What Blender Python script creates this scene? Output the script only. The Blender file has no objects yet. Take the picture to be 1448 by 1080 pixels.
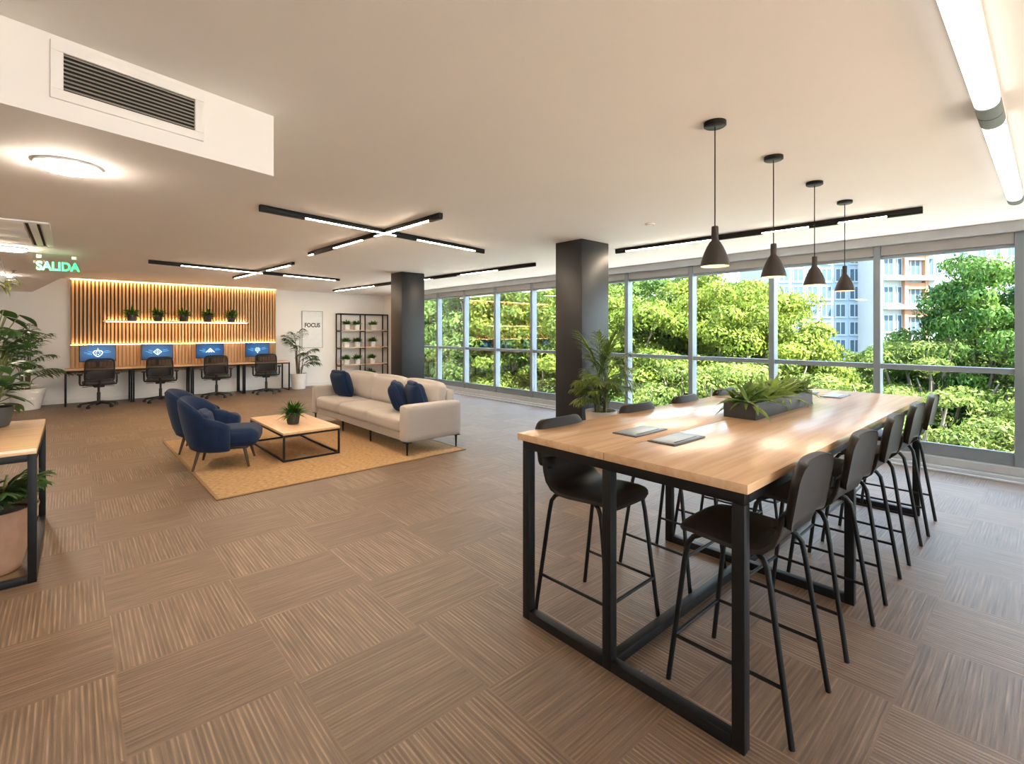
import bpy, bmesh, math, random
import numpy as np
from mathutils import Vector, Matrix

S = bpy.context.scene
COL = S.collection
PI = math.pi
rnd = random.Random(7)

# ------------------------------------------------------------------ camera
EYE = 1.55
FPX = 690.0
TH = math.radians(42)
cam_d = bpy.data.cameras.new('camera')
cam = bpy.data.objects.new('camera', cam_d)
COL.objects.link(cam)
cam.location = (0, 0, EYE)
cam.rotation_euler = (PI/2, 0, -TH)
cam_d.sensor_width = 36
cam_d.lens = FPX/1448*36
cam_d.shift_y = -71/1448
cam_d.clip_end = 500
cam_d.clip_start = 0.05
S.camera = cam
FW = (math.sin(TH), math.cos(TH)); RT = (math.cos(TH), -math.sin(TH))

def at_depth(u, d):
    """world x, y of the vertical line through photo column u at distance d along the view axis"""
    s = (u-724)/FPX*d
    return (FW[0]*d + RT[0]*s, FW[1]*d + RT[1]*s)
def zat(v, d): return EYE + (469-v)/FPX*d
def at_z(u, v, z):
    d = (z-EYE)/((469-v)/FPX)
    x, y = at_depth(u, d)
    return (x, y)

# ------------------------------------------------------------------ sky, sun, exposure
W = bpy.data.worlds.new('sky'); S.world = W; W.use_nodes = True
nt = W.node_tree; nt.nodes.clear()
out = nt.nodes.new('ShaderNodeOutputWorld'); bg = nt.nodes.new('ShaderNodeBackground')
tc = nt.nodes.new('ShaderNodeTexCoord'); sep = nt.nodes.new('ShaderNodeSeparateXYZ')
ramp = nt.nodes.new('ShaderNodeValToRGB')
ramp.color_ramp.elements[0].position = 0.0; ramp.color_ramp.elements[0].color = (0.90, 0.95, 1.0, 1)
ramp.color_ramp.elements[1].position = 0.6; ramp.color_ramp.elements[1].color = (0.50, 0.70, 1.0, 1)
nt.links.new(tc.outputs['Generated'], sep.inputs[0]); nt.links.new(sep.outputs['Z'], ramp.inputs[0])
nt.links.new(ramp.outputs[0], bg.inputs['Color']); nt.links.new(bg.outputs[0], out.inputs['Surface'])
bg.inputs['Strength'].default_value = 3.8

sun_d = bpy.data.lights.new('sun', 'SUN'); sun_d.energy = 28; sun_d.color = (1, .95, .86); sun_d.angle = math.radians(1)
sun = bpy.data.objects.new('sun', sun_d); COL.objects.link(sun)
sun.rotation_euler = Vector((0.05, 0.62, -0.78)).to_track_quat('-Z', 'Y').to_euler()

S.view_settings.view_transform = 'Standard'
S.view_settings.look = 'None'
S.view_settings.gamma = 1
S.view_settings.use_curve_mapping = False
S.view_settings.exposure = 1.1

# lamp strengths
E_TRACK, E_DISC, E_TUBE, E_STRIP, E_BULB = 92.0, 130.0, 2.0, 24.0, 12.0

# ------------------------------------------------------------------ materials
def sock(b, *names):
    for n in names:
        if n in b.inputs: return b.inputs[n]
def mat(name, col, rough=.5, metal=0, spec=.5, noise=0, nscale=8, bump=0, bscale=60, sheen=0):
    m = bpy.data.materials.new(name); m.use_nodes = True
    t = m.node_tree; b = t.nodes['Principled BSDF']
    b.inputs['Base Color'].default_value = (*col, 1)
    b.inputs['Roughness'].default_value = rough; b.inputs['Metallic'].default_value = metal
    b.inputs['Specular IOR Level'].default_value = spec
    if sheen: b.inputs['Sheen Weight'].default_value = sheen
    co = t.nodes.new('ShaderNodeTexCoord')
    n = t.nodes.new('ShaderNodeTexNoise'); n.inputs['Scale'].default_value = nscale; n.inputs['Detail'].default_value = 4
    t.links.new(co.outputs['Object'], n.inputs['Vector'])
    r = t.nodes.new('ShaderNodeValToRGB')
    k = noise or .04
    r.color_ramp.elements[0].position = .3; r.color_ramp.elements[1].position = .7
    r.color_ramp.elements[0].color = (*[c*(1-k) for c in col], 1); r.color_ramp.elements[1].color = (*[min(1, c*(1+k)) for c in col], 1)
    t.links.new(n.outputs['Fac'], r.inputs[0]); t.links.new(r.outputs[0], b.inputs['Base Color'])
    if bump:
        n2 = t.nodes.new('ShaderNodeTexNoise'); n2.inputs['Scale'].default_value = bscale
        t.links.new(co.outputs['Object'], n2.inputs['Vector'])
        bp = t.nodes.new('ShaderNodeBump'); bp.inputs['Strength'].default_value = bump; bp.inputs['Distance'].default_value = .004
        t.links.new(n2.outputs['Fac'], bp.inputs['Height']); t.links.new(bp.outputs[0], b.inputs['Normal'])
    return m
def emis(name, col, strength):
    m = bpy.data.materials.new(name); m.use_nodes = True
    b = m.node_tree.nodes['Principled BSDF']
    b.inputs['Base Color'].default_value = (*[min(.8, c) for c in col], 1)
    b.inputs['Emission Color'].default_value = (*col, 1); b.inputs['Emission Strength'].default_value = strength
    return m
def wood(name, c0, c1, rough=.4, axis='X', scale=1.0, spec=.5):
    m = bpy.data.materials.new(name); m.use_nodes = True
    t = m.node_tree; b = t.nodes['Principled BSDF']; b.inputs['Roughness'].default_value = rough
    b.inputs['Specular IOR Level'].default_value = spec
    co = t.nodes.new('ShaderNodeTexCoord'); mp = t.nodes.new('ShaderNodeMapping')
    sc = {'X': (1.2, 22, 22), 'Y': (22, 1.2, 22), 'Z': (22, 22, 1.2)}[axis]
    mp.inputs['Scale'].default_value = [s*scale for s in sc]
    n = t.nodes.new('ShaderNodeTexNoise'); n.inputs['Scale'].default_value = 1.5; n.inputs['Detail'].default_value = 6
    n.inputs['Distortion'].default_value = .6
    r = t.nodes.new('ShaderNodeValToRGB'); r.color_ramp.elements[0].position = .3; r.color_ramp.elements[1].position = .72
    r.color_ramp.elements[0].color = (*c0, 1); r.color_ramp.elements[1].color = (*c1, 1)
    t.links.new(co.outputs['Object'], mp.inputs[0]); t.links.new(mp.outputs[0], n.inputs['Vector'])
    t.links.new(n.outputs['Fac'], r.inputs[0]); t.links.new(r.outputs[0], b.inputs['Base Color'])
    return m
def leafmat(name, c0, c1, scale=3.0, trans=.35, rough=.45, spec=.5):
    m = bpy.data.materials.new(name); m.use_nodes = True
    t = m.node_tree; b = t.nodes['Principled BSDF']; o = t.nodes['Material Output']
    b.inputs['Roughness'].default_value = rough; b.inputs['Specular IOR Level'].default_value = spec
    co = t.nodes.new('ShaderNodeTexCoord')
    n = t.nodes.new('ShaderNodeTexNoise'); n.inputs['Scale'].default_value = scale; n.inputs['Detail'].default_value = 3
    t.links.new(co.outputs['Object'], n.inputs['Vector'])
    inf = t.nodes.new('ShaderNodeObjectInfo')
    ma = t.nodes.new('ShaderNodeMath'); ma.operation = 'MULTIPLY_ADD'; ma.inputs[1].default_value = .22; 
    t.links.new(inf.outputs['Random'], ma.inputs[0]); t.links.new(n.outputs['Fac'], ma.inputs[2])
    r = t.nodes.new('ShaderNodeValToRGB'); r.color_ramp.elements[0].position = .38; r.color_ramp.elements[1].position = .82
    r.color_ramp.elements[0].color = (*c0, 1); r.color_ramp.elements[1].color = (*c1, 1)
    t.links.new(ma.outputs[0], r.inputs[0]); t.links.new(r.outputs[0], b.inputs['Base Color'])
    tr = t.nodes.new('ShaderNodeBsdfTranslucent'); t.links.new(r.outputs[0], tr.inputs['Color'])
    mx = t.nodes.new('ShaderNodeMixShader'); mx.inputs[0].default_value = trans
    t.links.new(b.outputs[0], mx.inputs[1]); t.links.new(tr.outputs[0], mx.inputs[2]); t.links.new(mx.outputs[0], o.inputs['Surface'])
    return m
def glassmat(name, tint, refl=.07, gcol=(1, 1, 1)):
    m = bpy.data.materials.new(name); m.use_nodes = True
    t = m.node_tree; t.nodes.clear(); o = t.nodes.new('ShaderNodeOutputMaterial')
    tr = t.nodes.new('ShaderNodeBsdfTransparent'); tr.inputs[0].default_value = (*tint, 1)
    gl = t.nodes.new('ShaderNodeBsdfGlossy'); gl.inputs['Roughness'].default_value = .02; gl.inputs[0].default_value = (*gcol, 1)
    lw = t.nodes.new('ShaderNodeFresnel'); lw.inputs['IOR'].default_value = 1.45
    mul = t.nodes.new('ShaderNodeMath'); mul.operation = 'MULTIPLY'; mul.inputs[1].default_value = refl/.07*.18
    t.links.new(lw.outputs[0], mul.inputs[0])
    mx = t.nodes.new('ShaderNodeMixShader'); t.links.new(mul.outputs[0], mx.inputs[0])
    t.links.new(tr.outputs[0], mx.inputs[1]); t.links.new(gl.outputs[0], mx.inputs[2]); t.links.new(mx.outputs[0], o.inputs['Surface'])
    return m
def meshmat(name, col, open_=.4):
    m = bpy.data.materials.new(name); m.use_nodes = True
    t = m.node_tree; b = t.nodes['Principled BSDF']; o = t.nodes['Material Output']
    b.inputs['Base Color'].default_value = (*col, 1); b.inputs['Roughness'].default_value = .6
    tr = t.nodes.new('ShaderNodeBsdfTransparent'); mx = t.nodes.new('ShaderNodeMixShader'); mx.inputs[0].default_value = open_
    t.links.new(b.outputs[0], mx.inputs[1]); t.links.new(tr.outputs[0], mx.inputs[2]); t.links.new(mx.outputs[0], o.inputs['Surface'])
    return m

def carpet():
    m = bpy.data.materials.new('carpet_tiles'); m.use_nodes = True
    t = m.node_tree; b = t.nodes['Principled BSDF']; L = t.links.new
    b.inputs['Roughness'].default_value = .48; b.inputs['Specular IOR Level'].default_value = .6
    co = t.nodes.new('ShaderNodeTexCoord'); sp = t.nodes.new('ShaderNodeSeparateXYZ'); L(co.outputs['Object'], sp.inputs[0])
    def M(op, a, b2=None, c=None):
        n = t.nodes.new('ShaderNodeMath'); n.operation = op
        for i, q in enumerate((a, b2, c)):
            if q is None: continue
            if isinstance(q, (int, float)): n.inputs[i].default_value = q
            else: L(q, n.inputs[i])
        return n.outputs[0]
    T = .60
    tx = M('DIVIDE', M('SUBTRACT', sp.outputs['X'], .145-6.0), T); ty = M('DIVIDE', M('SUBTRACT', sp.outputs['Y'], 2.25-6.0), T)
    fx, fy = M('FLOOR', tx), M('FLOOR', ty)
    par = M('MODULO', M('ADD', fx, fy), 2)            # 1: stripes run along Y
    par = M('GREATER_THAN', par, .5)
    def mixv(f, a, c):                                  # f ? c : a
        return M('ADD', M('MULTIPLY', c, f), M('MULTIPLY', a, M('SUBTRACT', 1, f)))
    across = mixv(par, sp.outputs['Y'], sp.outputs['X'])
    along = mixv(par, sp.outputs['X'], sp.outputs['Y'])
    cell = M('FRACT', M('MULTIPLY', M('SINE', M('ADD', M('MULTIPLY', fx, 12.99), M('MULTIPLY', fy, 78.23))), 437.58))
    # fine uneven lines: a noise stretched along the stripe
    cmb = t.nodes.new('ShaderNodeCombineXYZ'); L(M('MULTIPLY', across, 105), cmb.inputs[0]); L(M('MULTIPLY', along, 3.0), cmb.inputs[1]); L(M('MULTIPLY', cell, 37), cmb.inputs[2])
    n1 = t.nodes.new('ShaderNodeTexNoise'); n1.inputs['Scale'].default_value = 1; n1.inputs['Detail'].default_value = 3; L(cmb.outputs[0], n1.inputs['Vector'])
    # regular thin pale lines
    ph = M('FRACT', M('MULTIPLY', across, 1/.0205))
    line = M('SMOOTH_MIN', M('MULTIPLY', M('ABSOLUTE', M('SUBTRACT', ph, .5)), 3.2), 1, .2)
    line = M('SUBTRACT', 1, line)
    # broken up along their length
    cmb2 = t.nodes.new('ShaderNodeCombineXYZ'); L(M('MULTIPLY', across, 48), cmb2.inputs[0]); L(M('MULTIPLY', along, 7), cmb2.inputs[1]); L(M('MULTIPLY', cell, 11), cmb2.inputs[2])
    n2 = t.nodes.new('ShaderNodeTexNoise'); n2.inputs['Scale'].default_value = 1; n2.inputs['Detail'].default_value = 2; L(cmb2.outputs[0], n2.inputs['Vector'])
    n3 = t.nodes.new('ShaderNodeTexNoise'); n3.inputs['Scale'].default_value = 260; L(co.outputs['Object'], n3.inputs['Vector'])
    amt = M('ADD', .22, M('MULTIPLY', par, .22))
    f = M('ADD', M('MULTIPLY', n1.outputs['Fac'], .75), M('MULTIPLY', M('MULTIPLY', line, n2.outputs['Fac']), amt))
    f = M('ADD', f, M('MULTIPLY', M('SUBTRACT', n3.outputs['Fac'], .5), .35))
    f = M('ADD', f, M('MULTIPLY', M('SUBTRACT', cell, .5), .06))
    r = t.nodes.new('ShaderNodeValToRGB')
    e = r.color_ramp.elements; e[0].position = .22; e[0].color = (.088, .053, .031, 1); e[1].position = .86; e[1].color = (.40, .275, .18, 1)
    q = r.color_ramp.elements.new(.47); q.color = (.168, .106, .066, 1)
    L(f, r.inputs[0])
    # seams between tiles
    sx = M('ABSOLUTE', M('SUBTRACT', M('FRACT', tx), .5)); sy = M('ABSOLUTE', M('SUBTRACT', M('FRACT', ty), .5))
    seam = M('GREATER_THAN', M('MAXIMUM', sx, sy), .4955)
    mx = t.nodes.new('ShaderNodeMix'); mx.data_type = 'RGBA'; mx.inputs[7].default_value = (.17, .105, .066, 1)
    L(M('MULTIPLY', seam, .6), mx.inputs[0]); L(r.outputs[0], mx.inputs[6]); L(mx.outputs[2], b.inputs['Base Color'])
    bp = t.nodes.new('ShaderNodeBump'); bp.inputs['Strength'].default_value = .5; bp.inputs['Distance'].default_value = .004
    L(f, bp.inputs['Height']); L(bp.outputs[0], b.inputs['Normal'])
    return m
def rugmat():
    m = bpy.data.materials.new('jute'); m.use_nodes = True
    t = m.node_tree; b = t.nodes['Principled BSDF']; L = t.links.new
    b.inputs['Roughness'].default_value = .85; b.inputs['Specular IOR Level'].default_value = .2
    co = t.nodes.new('ShaderNodeTexCoord')
    mp = t.nodes.new('ShaderNodeMapping'); mp.inputs['Scale'].default_value = (22, 75, 1)
    n = t.nodes.new('ShaderNodeTexNoise'); n.inputs['Scale'].default_value = 1; n.inputs['Detail'].default_value = 4
    L(co.outputs['Object'], mp.inputs[0]); L(mp.outputs[0], n.inputs['Vector'])
    w = t.nodes.new('ShaderNodeTexWave'); w.bands_direction = 'Y'; w.inputs['Scale'].default_value = 14; w.inputs['Distortion'].default_value = 1.5
    L(co.outputs['Object'], w.inputs['Vector'])
    ad = t.nodes.new('ShaderNodeMath'); ad.operation = 'MULTIPLY_ADD'; ad.inputs[1].default_value = .22; L(w.outputs['Fac'], ad.inputs[0]); L(n.outputs['Fac'], ad.inputs[2])
    r = t.nodes.new('ShaderNodeValToRGB'); r.color_ramp.elements[0].position = .35; r.color_ramp.elements[1].position = .85
    r.color_ramp.elements[0].color = (.20, .105, .045, 1); r.color_ramp.elements[1].color = (.56, .355, .18, 1)
    L(ad.outputs[0], r.inputs[0]); L(r.outputs[0], b.inputs['Base Color'])
    bp = t.nodes.new('ShaderNodeBump'); bp.inputs['Strength'].default_value = .6; bp.inputs['Distance'].default_value = .004
    L(ad.outputs[0], bp.inputs['Height']); L(bp.outputs[0], b.inputs['Normal'])
    return m

M = dict(
    carpet=carpet(), jute=rugmat(), jute_edge=mat('jute_binding', (.25, .14, .06), .8),
    ceiling=mat('ceiling_paint', (.87, .83, .80), .75, spec=.25, noise=.01, nscale=2),
    wall=mat('wall_paint', (.88, .85, .82), .7, spec=.25, noise=.012, nscale=2),
    trimwhite=mat('white_trim', (.82, .80, .77), .45),
    alu=mat('aluminium', (.20, .235, .27), .42, metal=.3, noise=.05, nscale=5),
    alu_lo=mat('pale_aluminium', (.42, .44, .46), .45, metal=.3, noise=.05, nscale=5),
    blind=mat('header_panel', (.34, .34, .34), .5, metal=.2, noise=.06, nscale=3),
    glass=glassmat('window_glass', (.95, .985, .975)),
    charcoal=mat('charcoal_paint', (.016, .0165, .0185), .42, spec=.42, noise=.1, nscale=3),
    black=mat('black_metal', (.009, .0085, .0085), .45, spec=.25, noise=.1, nscale=10),
    blackplastic=mat('black_plastic', (.016, .015, .015), .5, noise=.1),
    leather=mat('dark_leather', (.023, .0175, .0145), .48, spec=.28, noise=.12, nscale=12, bump=.08, bscale=220),
    stoolshell=mat('stool_shell', (.020, .017, .015), .42, noise=.1),
    oak=wood('oak_top', (.60, .36, .19), (.74, .49, .29), .22, 'X', .8, .9),
    oak_y=wood('oak_top_y', (.62, .37, .19), (.75, .49, .29), .4, 'Y', .8),
    slat=wood('slat_oak', (.54, .32, .16), (.72, .48, .26), .55, 'Z', 1),
    slatback=mat('slat_backing', (.13, .07, .035), .8),
    darkwood=wood('dark_walnut', (.045, .022, .012), (.085, .045, .025), .45, 'Z', 1),
    sofa=mat('grey_weave', (.45, .405, .37), .9, spec=.15, noise=.10, nscale=170, bump=.25, bscale=260, sheen=.2),
    navy=mat('navy_fabric', (.012, .024, .060), .9, spec=.12, noise=.18, nscale=140, bump=.25, bscale=240, sheen=.08),
    navy2=mat('navy_cushion', (.010, .024, .064), .85, spec=.15, noise=.15, nscale=120, bump=.2, bscale=240, sheen=.06),
    whitepot=mat('white_ceramic', (.74, .71, .67), .4),
    palepot=mat('pale_clay', (.62, .54, .46), .6),
    terracotta=mat('pinkish_clay', (.36, .20, .125), .7, noise=.15, nscale=9),
    darkpot=mat('dark_grey_pot', (.045, .042, .040), .6),
    soil=mat('soil', (.03, .019, .012), .95, noise=.4, nscale=40),
    stem=mat('green_stem', (.16, .17, .05), .6, noise=.25, nscale=20),
    cane=mat('brown_cane', (.12, .075, .04), .7, noise=.25, nscale=20),
    palm=leafmat('palm_leaf', (.018, .050, .012), (.085, .16, .035), 5, .25),
    areca=leafmat('areca_leaf', (.07, .12, .016), (.24, .31, .045), 4, .3),
    fern=leafmat('fern_leaf', (.025, .075, .012), (.10, .24, .03), 14, .3),
    bromel=leafmat('planter_leaf', (.08, .16, .022), (.34, .44, .08), 9, .35),
    jungle=leafmat('jungle_leaf', (.015, .045, .012), (.07, .15, .03), 5, .25),
    lightleaf=leafmat('pale_hanging_leaf', (.16, .22, .03), (.40, .42, .10), 8, .45),
    track_on=emis('track_diffuser', (1, .80, .58), E_TRACK), disc_on=emis('disc_diffuser', (1, .86, .70), E_DISC),
    tube_on=emis('tube_diffuser', (1, .93, .84), E_TUBE), strip_on=emis('warm_strip', (1, .64, .30), E_STRIP),
    bulb_on=emis('bulb', (1, .74, .46), E_BULB), green_on=emis('green_letters', (.02, .75, .16), 1.0),
    acrylic=glassmat('clear_acrylic', (.95, .98, .955), .03),
    greytube=mat('grey_end_cap', (.11, .12, .115), .5, noise=.08, nscale=14),
    tubebody=mat('lamp_body', (.55, .54, .52), .5),
    shade=mat('pendant_shade', (.030, .023, .020), .5, noise=.1), shade_in=mat('shade_lining', (.62, .50, .40), .5),
    grille=mat('grille_metal', (.34, .30, .26), .5), grillehole=mat('duct_dark', (.018, .016, .014), .9),
    screen=None, screenline=emis('screen_emblem', (.75, .90, 1.0), 1.0), screenmid=emis('screen_wisp', (.10, .42, .80), .8),
    chairmesh=meshmat('chair_mesh', (.016, .015, .014), .16),
    poster=mat('poster_paper', (.80, .79, .78), .5), ink=mat('ink', (.04, .04, .045), .6), frame=mat('thin_grey_frame', (.30, .29, .28), .4),
    hatch=mat('grey_hatch', (.36, .40, .43), .35, metal=.4), hatch_edge=mat('hatch_edge', (.10, .10, .105), .4, metal=.4),
    bounce_deck=wood('bounce_deck_boards', (.52, .32, .21), (.64, .42, .28), .7, 'X', .3),
    bounce_stone=mat('pale_bounce_stone', (.38, .36, .335), .8, noise=.06, nscale=1.5),
    bark=mat('bark', (.12, .098, .075), .9, noise=.3, nscale=6, bump=.5, bscale=12),
    tree_a=leafmat('leaf_yellow_green', (.030,.062,.006), (.165,.205,.026), 1.1, .38, .6, .2),
    tree_b=leafmat('leaf_mid_green', (.022,.055,.008), (.11,.165,.028), 1.1, .35, .6, .2),
    tree_c=leafmat('leaf_pale_green', (.040,.070,.012), (.17,.21,.045), 1.3, .38, .6, .2),
    tree_d=leafmat('leaf_bright_green', (.018,.058,.007), (.10,.175,.022), 1.2, .35, .6, .2),
    lawn=mat('lawn', (.03, .055, .012), .9, noise=.4, nscale=2),
    bluewall=mat('pale_blue_render', (.19, .25, .33), .8, noise=.04, nscale=.3),
    whitewall=mat('white_render', (.30, .30, .315), .8, noise=.04, nscale=.3),
    paleblue=mat('blue_white_render', (.24, .29, .35), .8, noise=.04, nscale=.3),
    orangewall=mat('orange_brick', (.27, .125, .07), .85, noise=.1, nscale=1),
    bframe=mat('building_window_frame', (.25, .28, .31), .6), bglass=mat('building_window_glass', (.035, .062, .095), .4, spec=.3, noise=.25, nscale=.5),
)
def screenmat():
    m = bpy.data.materials.new('monitor_screen'); m.use_nodes = True
    t = m.node_tree; b = t.nodes['Principled BSDF']; L = t.links.new
    b.inputs['Base Color'].default_value = (.01, .01, .012, 1); b.inputs['Roughness'].default_value = .25
    co = t.nodes.new('ShaderNodeTexCoord'); g = t.nodes.new('ShaderNodeTexGradient'); g.gradient_type = 'SPHERICAL'
    mp = t.nodes.new('ShaderNodeMapping'); mp.inputs['Scale'].default_value = (3.0, 3, 4.5)
    L(co.outputs['Object'], mp.inputs[0]); L(mp.outputs[0], g.inputs[0])
    r = t.nodes.new('ShaderNodeValToRGB'); r.color_ramp.elements[0].color = (.006, .045, .13, 1); r.color_ramp.elements[1].color = (.015, .17, .45, 1)
    L(g.outputs['Fac'], r.inputs[0]); L(r.outputs[0], b.inputs['Emission Color']); b.inputs['Emission Strength'].default_value = .5
    return m
M['screen'] = screenmat()

# ------------------------------------------------------------------ mesh building
class PM:
    def __init__(s): s.v = []; s.f = []
    def add(s, vs, fs):
        o = len(s.v); s.v.extend([tuple(p) for p in vs]); s.f.extend([tuple(i+o for i in q) for q in fs]); return s
    def box(s, c, d, bev=0, rz=0, seg=2):
        cx, cy, cz = c; vs, fs = _box(round(d[0], 5), round(d[1], 5), round(d[2], 5), bev, seg)
        ca, sa = math.cos(rz), math.sin(rz)
        return s.add([(cx+x*ca-y*sa, cy+x*sa+y*ca, cz+z) for x, y, z in vs], fs)
    def span(s, a, b, bev=0):
        return s.box([(a[i]+b[i])/2 for i in range(3)], [abs(b[i]-a[i]) for i in range(3)], bev)
    def bar(s, a, b, w, h, bev=0.0):
        """square bar from a to b (centre line), w across, h in its other direction"""
        a, b = Vector(a), Vector(b); t = (b-a); L = t.length; t.normalize()
        up = Vector((0, 0, 1)) if abs(t.z) < .95 else Vector((0, 1, 0))
        x = t.cross(up).normalized(); z = x.cross(t)
        vs, fs = _box(round(w, 5), round(L, 5), round(h, 5), bev, 1); m = (a+b)/2
        return s.add([m + x*p[0] + t*p[1] + z*p[2] for p in vs], fs)
    def tube(s, pts, r, seg=8, cap=True):
        pts = [Vector(p) for p in pts]; n = len(pts); rs = r if isinstance(r, (list, tuple)) else [r]*n
        T = [(pts[min(i+1, n-1)]-pts[max(i-1, 0)]).normalized() for i in range(n)]
        a = Vector((0, 0, 1)) if abs(T[0].z) < .9 else Vector((1, 0, 0))
        N = T[0].cross(a).normalized(); vs = []
        for i in range(n):
            if i: N = (N - T[i]*N.dot(T[i])).normalized()
            B = T[i].cross(N)
            vs += [pts[i] + (N*math.cos(k*2*PI/seg) + B*math.sin(k*2*PI/seg))*rs[i] for k in range(seg)]
        fs = [(i*seg+k, i*seg+(k+1) % seg, (i+1)*seg+(k+1) % seg, (i+1)*seg+k) for i in range(n-1) for k in range(seg)]
        if cap: fs += [tuple(range(seg))[::-1], tuple((n-1)*seg+k for k in range(seg))]
        return s.add(vs, fs)
    def lathe(s, prof, seg=28, c=(0, 0, 0), sq=0):
        vs = []; fs = []; n = len(prof)
        for r, z in prof:
            for k in range(seg):
                a = k*2*PI/seg; q = 1.0
                if sq: q = (abs(math.cos(a))**sq + abs(math.sin(a))**sq)**(-1/sq)
                vs.append((c[0]+r*q*math.cos(a), c[1]+r*q*math.sin(a), c[2]+z))
        fs = [(i*seg+k, i*seg+(k+1) % seg, (i+1)*seg+(k+1) % seg, (i+1)*seg+k) for i in range(n-1) for k in range(seg)]
        if prof[0][0] > 1e-4: fs.append(tuple(range(seg))[::-1])
        if prof[-1][0] > 1e-4: fs.append(tuple((n-1)*seg+k for k in range(seg)))
        return s.add(vs, fs)
    def soft(s, c, d, r, bulge=0.0, n=8, rot=None, pinch=0):
        """soft padded block: rounded corners of radius r, faces bulged outward"""
        bm = bmesh.new(); bmesh.ops.create_cube(bm, size=2); bmesh.ops.subdivide_edges(bm, edges=bm.edges[:], cuts=n, use_grid_fill=True)
        hx, hy, hz = d[0]/2, d[1]/2, d[2]/2; rr = min(r, hx, hy, hz)
        bm.verts.index_update(); vs = []
        for v in bm.verts:
            u = v.co
            # concentrate samples at the edges
            e = [math.copysign(abs(q)**.7, q) for q in u]
            p = Vector((e[0]*hx, e[1]*hy, e[2]*hz))
            inner = Vector([max(-h+rr, min(h-rr, q)) for q, h in zip(p, (hx, hy, hz))])
            dv = p-inner
            if dv.length > 1e-9: p = inner + dv.normalized()*rr
            fx, fy, fz = 1-u.x*u.x, 1-u.y*u.y, 1-u.z*u.z
            p.x += math.copysign(bulge*fy*fz, u.x)*(abs(u.x) > .99); p.y += math.copysign(bulge*fx*fz, u.y)*(abs(u.y) > .99); p.z += math.copysign(bulge*fx*fy, u.z)*(abs(u.z) > .99)
            if pinch:
                k = 1 - pinch*(abs(u.x)**3 + abs(u.z)**3)*.5; p.y *= max(.12, k)
                p.x *= 1-.07*fz*abs(u.x); p.z *= 1-.07*fx*abs(u.z)
            if rot: p = rot @ p
            vs.append(p + Vector(c))
        fs = [tuple(v.index for v in f.verts) for f in bm.faces]; bm.free()
        return s.add(vs, fs)
    def poly(s, pts, z0, z1):
        n = len(pts); vs = [(x, y, z0) for x, y in pts] + [(x, y, z1) for x, y in pts]
        return s.add(vs, [tuple(range(n))[::-1], tuple(range(n, 2*n))] + [(i, (i+1) % n, n+(i+1) % n, n+i) for i in range(n)])
    def blade(s, base, az, el, L, w, droop, n=5, fold=.25, tip=.02, shape=.8, twist=0):
        """one long leaf; centre line starts at elevation el and bends down by droop"""
        p = Vector(base); vs = []; fs = []
        side = Vector((-math.sin(az), math.cos(az), 0))
        for i in range(n+1):
            t = i/n; e = el - droop*t
            dr = Vector((math.cos(az)*math.cos(e), math.sin(az)*math.cos(e), math.sin(e)))
            if i: p = p + dr*(L/n)
            ww = w*max(tip, math.sin(PI*min(1, (t*.93+.07))**shape))*.5
            nrm = dr.cross(side).normalized()*-1
            sd = (side + nrm*twist).normalized()
            vs += [p - sd*ww + nrm*ww*fold, p, p + sd*ww + nrm*ww*fold]
        for i in range(n):
            a = i*3; fs += [(a, a+1, a+4, a+3), (a+1, a+2, a+5, a+4)]
        return s.add(vs, fs)
    def frond(s, base, az, el, L, droop, nl, ll, lw, start=.25, lift=.15, ldroop=.8, n=10, R=None):
        """pinnate palm frond: arching rib with narrow leaflets on both sides"""
        R = R or rnd; p = Vector(base); pts = [p.copy()]; dirs = []
        for i in range(n):
            e = el - droop*((i+.5)/n)**1.3
            d = Vector((math.cos(az)*math.cos(e), math.sin(az)*math.cos(e), math.sin(e))); p = p + d*(L/n); pts.append(p.copy()); dirs.append((d, e))
        s.tube(pts, [.006*(1-.8*i/n)+.0012 for i in range(n+1)], 5)
        for k in range(nl):
            t = start + (1-start)*(k+.5)/nl; i = min(n-1, int(t*n)); q = pts[i].lerp(pts[i+1], t*n-i); d, e = dirs[i]
            prof = (.45+.55*math.sin(PI*min(1, .15+.85*((t-start)/(1-start)))**.8))
            for sg in (-1, 1):
                spread = 1.05 - .55*(t-start)/(1-start)
                a2 = az + sg*spread + R.uniform(-.08, .08)
                s.blade(q, a2, e*.6 + lift + R.uniform(-.1, .1), ll*prof*R.uniform(.9, 1.1), lw, ldroop*R.uniform(.7, 1.3), 3, .3, .05, .7)
        return s
    def shell(s, prof, half, thick, dish=0.0, m=10, rnd_=2.6):
        """bent upholstered sheet: profile points (y, z) with half widths, dished across, given thickness"""
        n = len(prof); P = [Vector((0, y, z)) for y, z in prof]; nr = []
        for i in range(n):
            t = (P[min(i+1, n-1)]-P[max(i-1, 0)]).normalized(); nr.append(Vector((0, -t.z, t.y)))
        top = []; bot = []
        for i in range(n):
            for j in range(m+1):
                u = -1 + 2*j/m; x = half[i]*math.copysign(abs(math.sin(u*PI/2)), u)
                off = dish*(abs(u)**2.2); ed = (1-abs(u)**6)*(1 - (1 if i in (0, n-1) else 0)*.85)
                q = P[i] + Vector((x, 0, 0)) + nr[i]*off
                top.append(q + nr[i]*thick*.5*max(.12, ed)); bot.append(q - nr[i]*thick*.5*max(.12, ed))
        vs = top + bot; o = len(top); w = m+1; fs = []
        for i in range(n-1):
            for j in range(m):
                a = i*w+j; fs.append((a, a+1, a+w+1, a+w)); fs.append((o+a, o+a+w, o+a+w+1, o+a+1))
        for i in range(n-1):
            a = i*w; fs.append((a, a+w, o+a+w, o+a)); a = i*w+m; fs.append((a+w, a, o+a, o+a+w))
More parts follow.
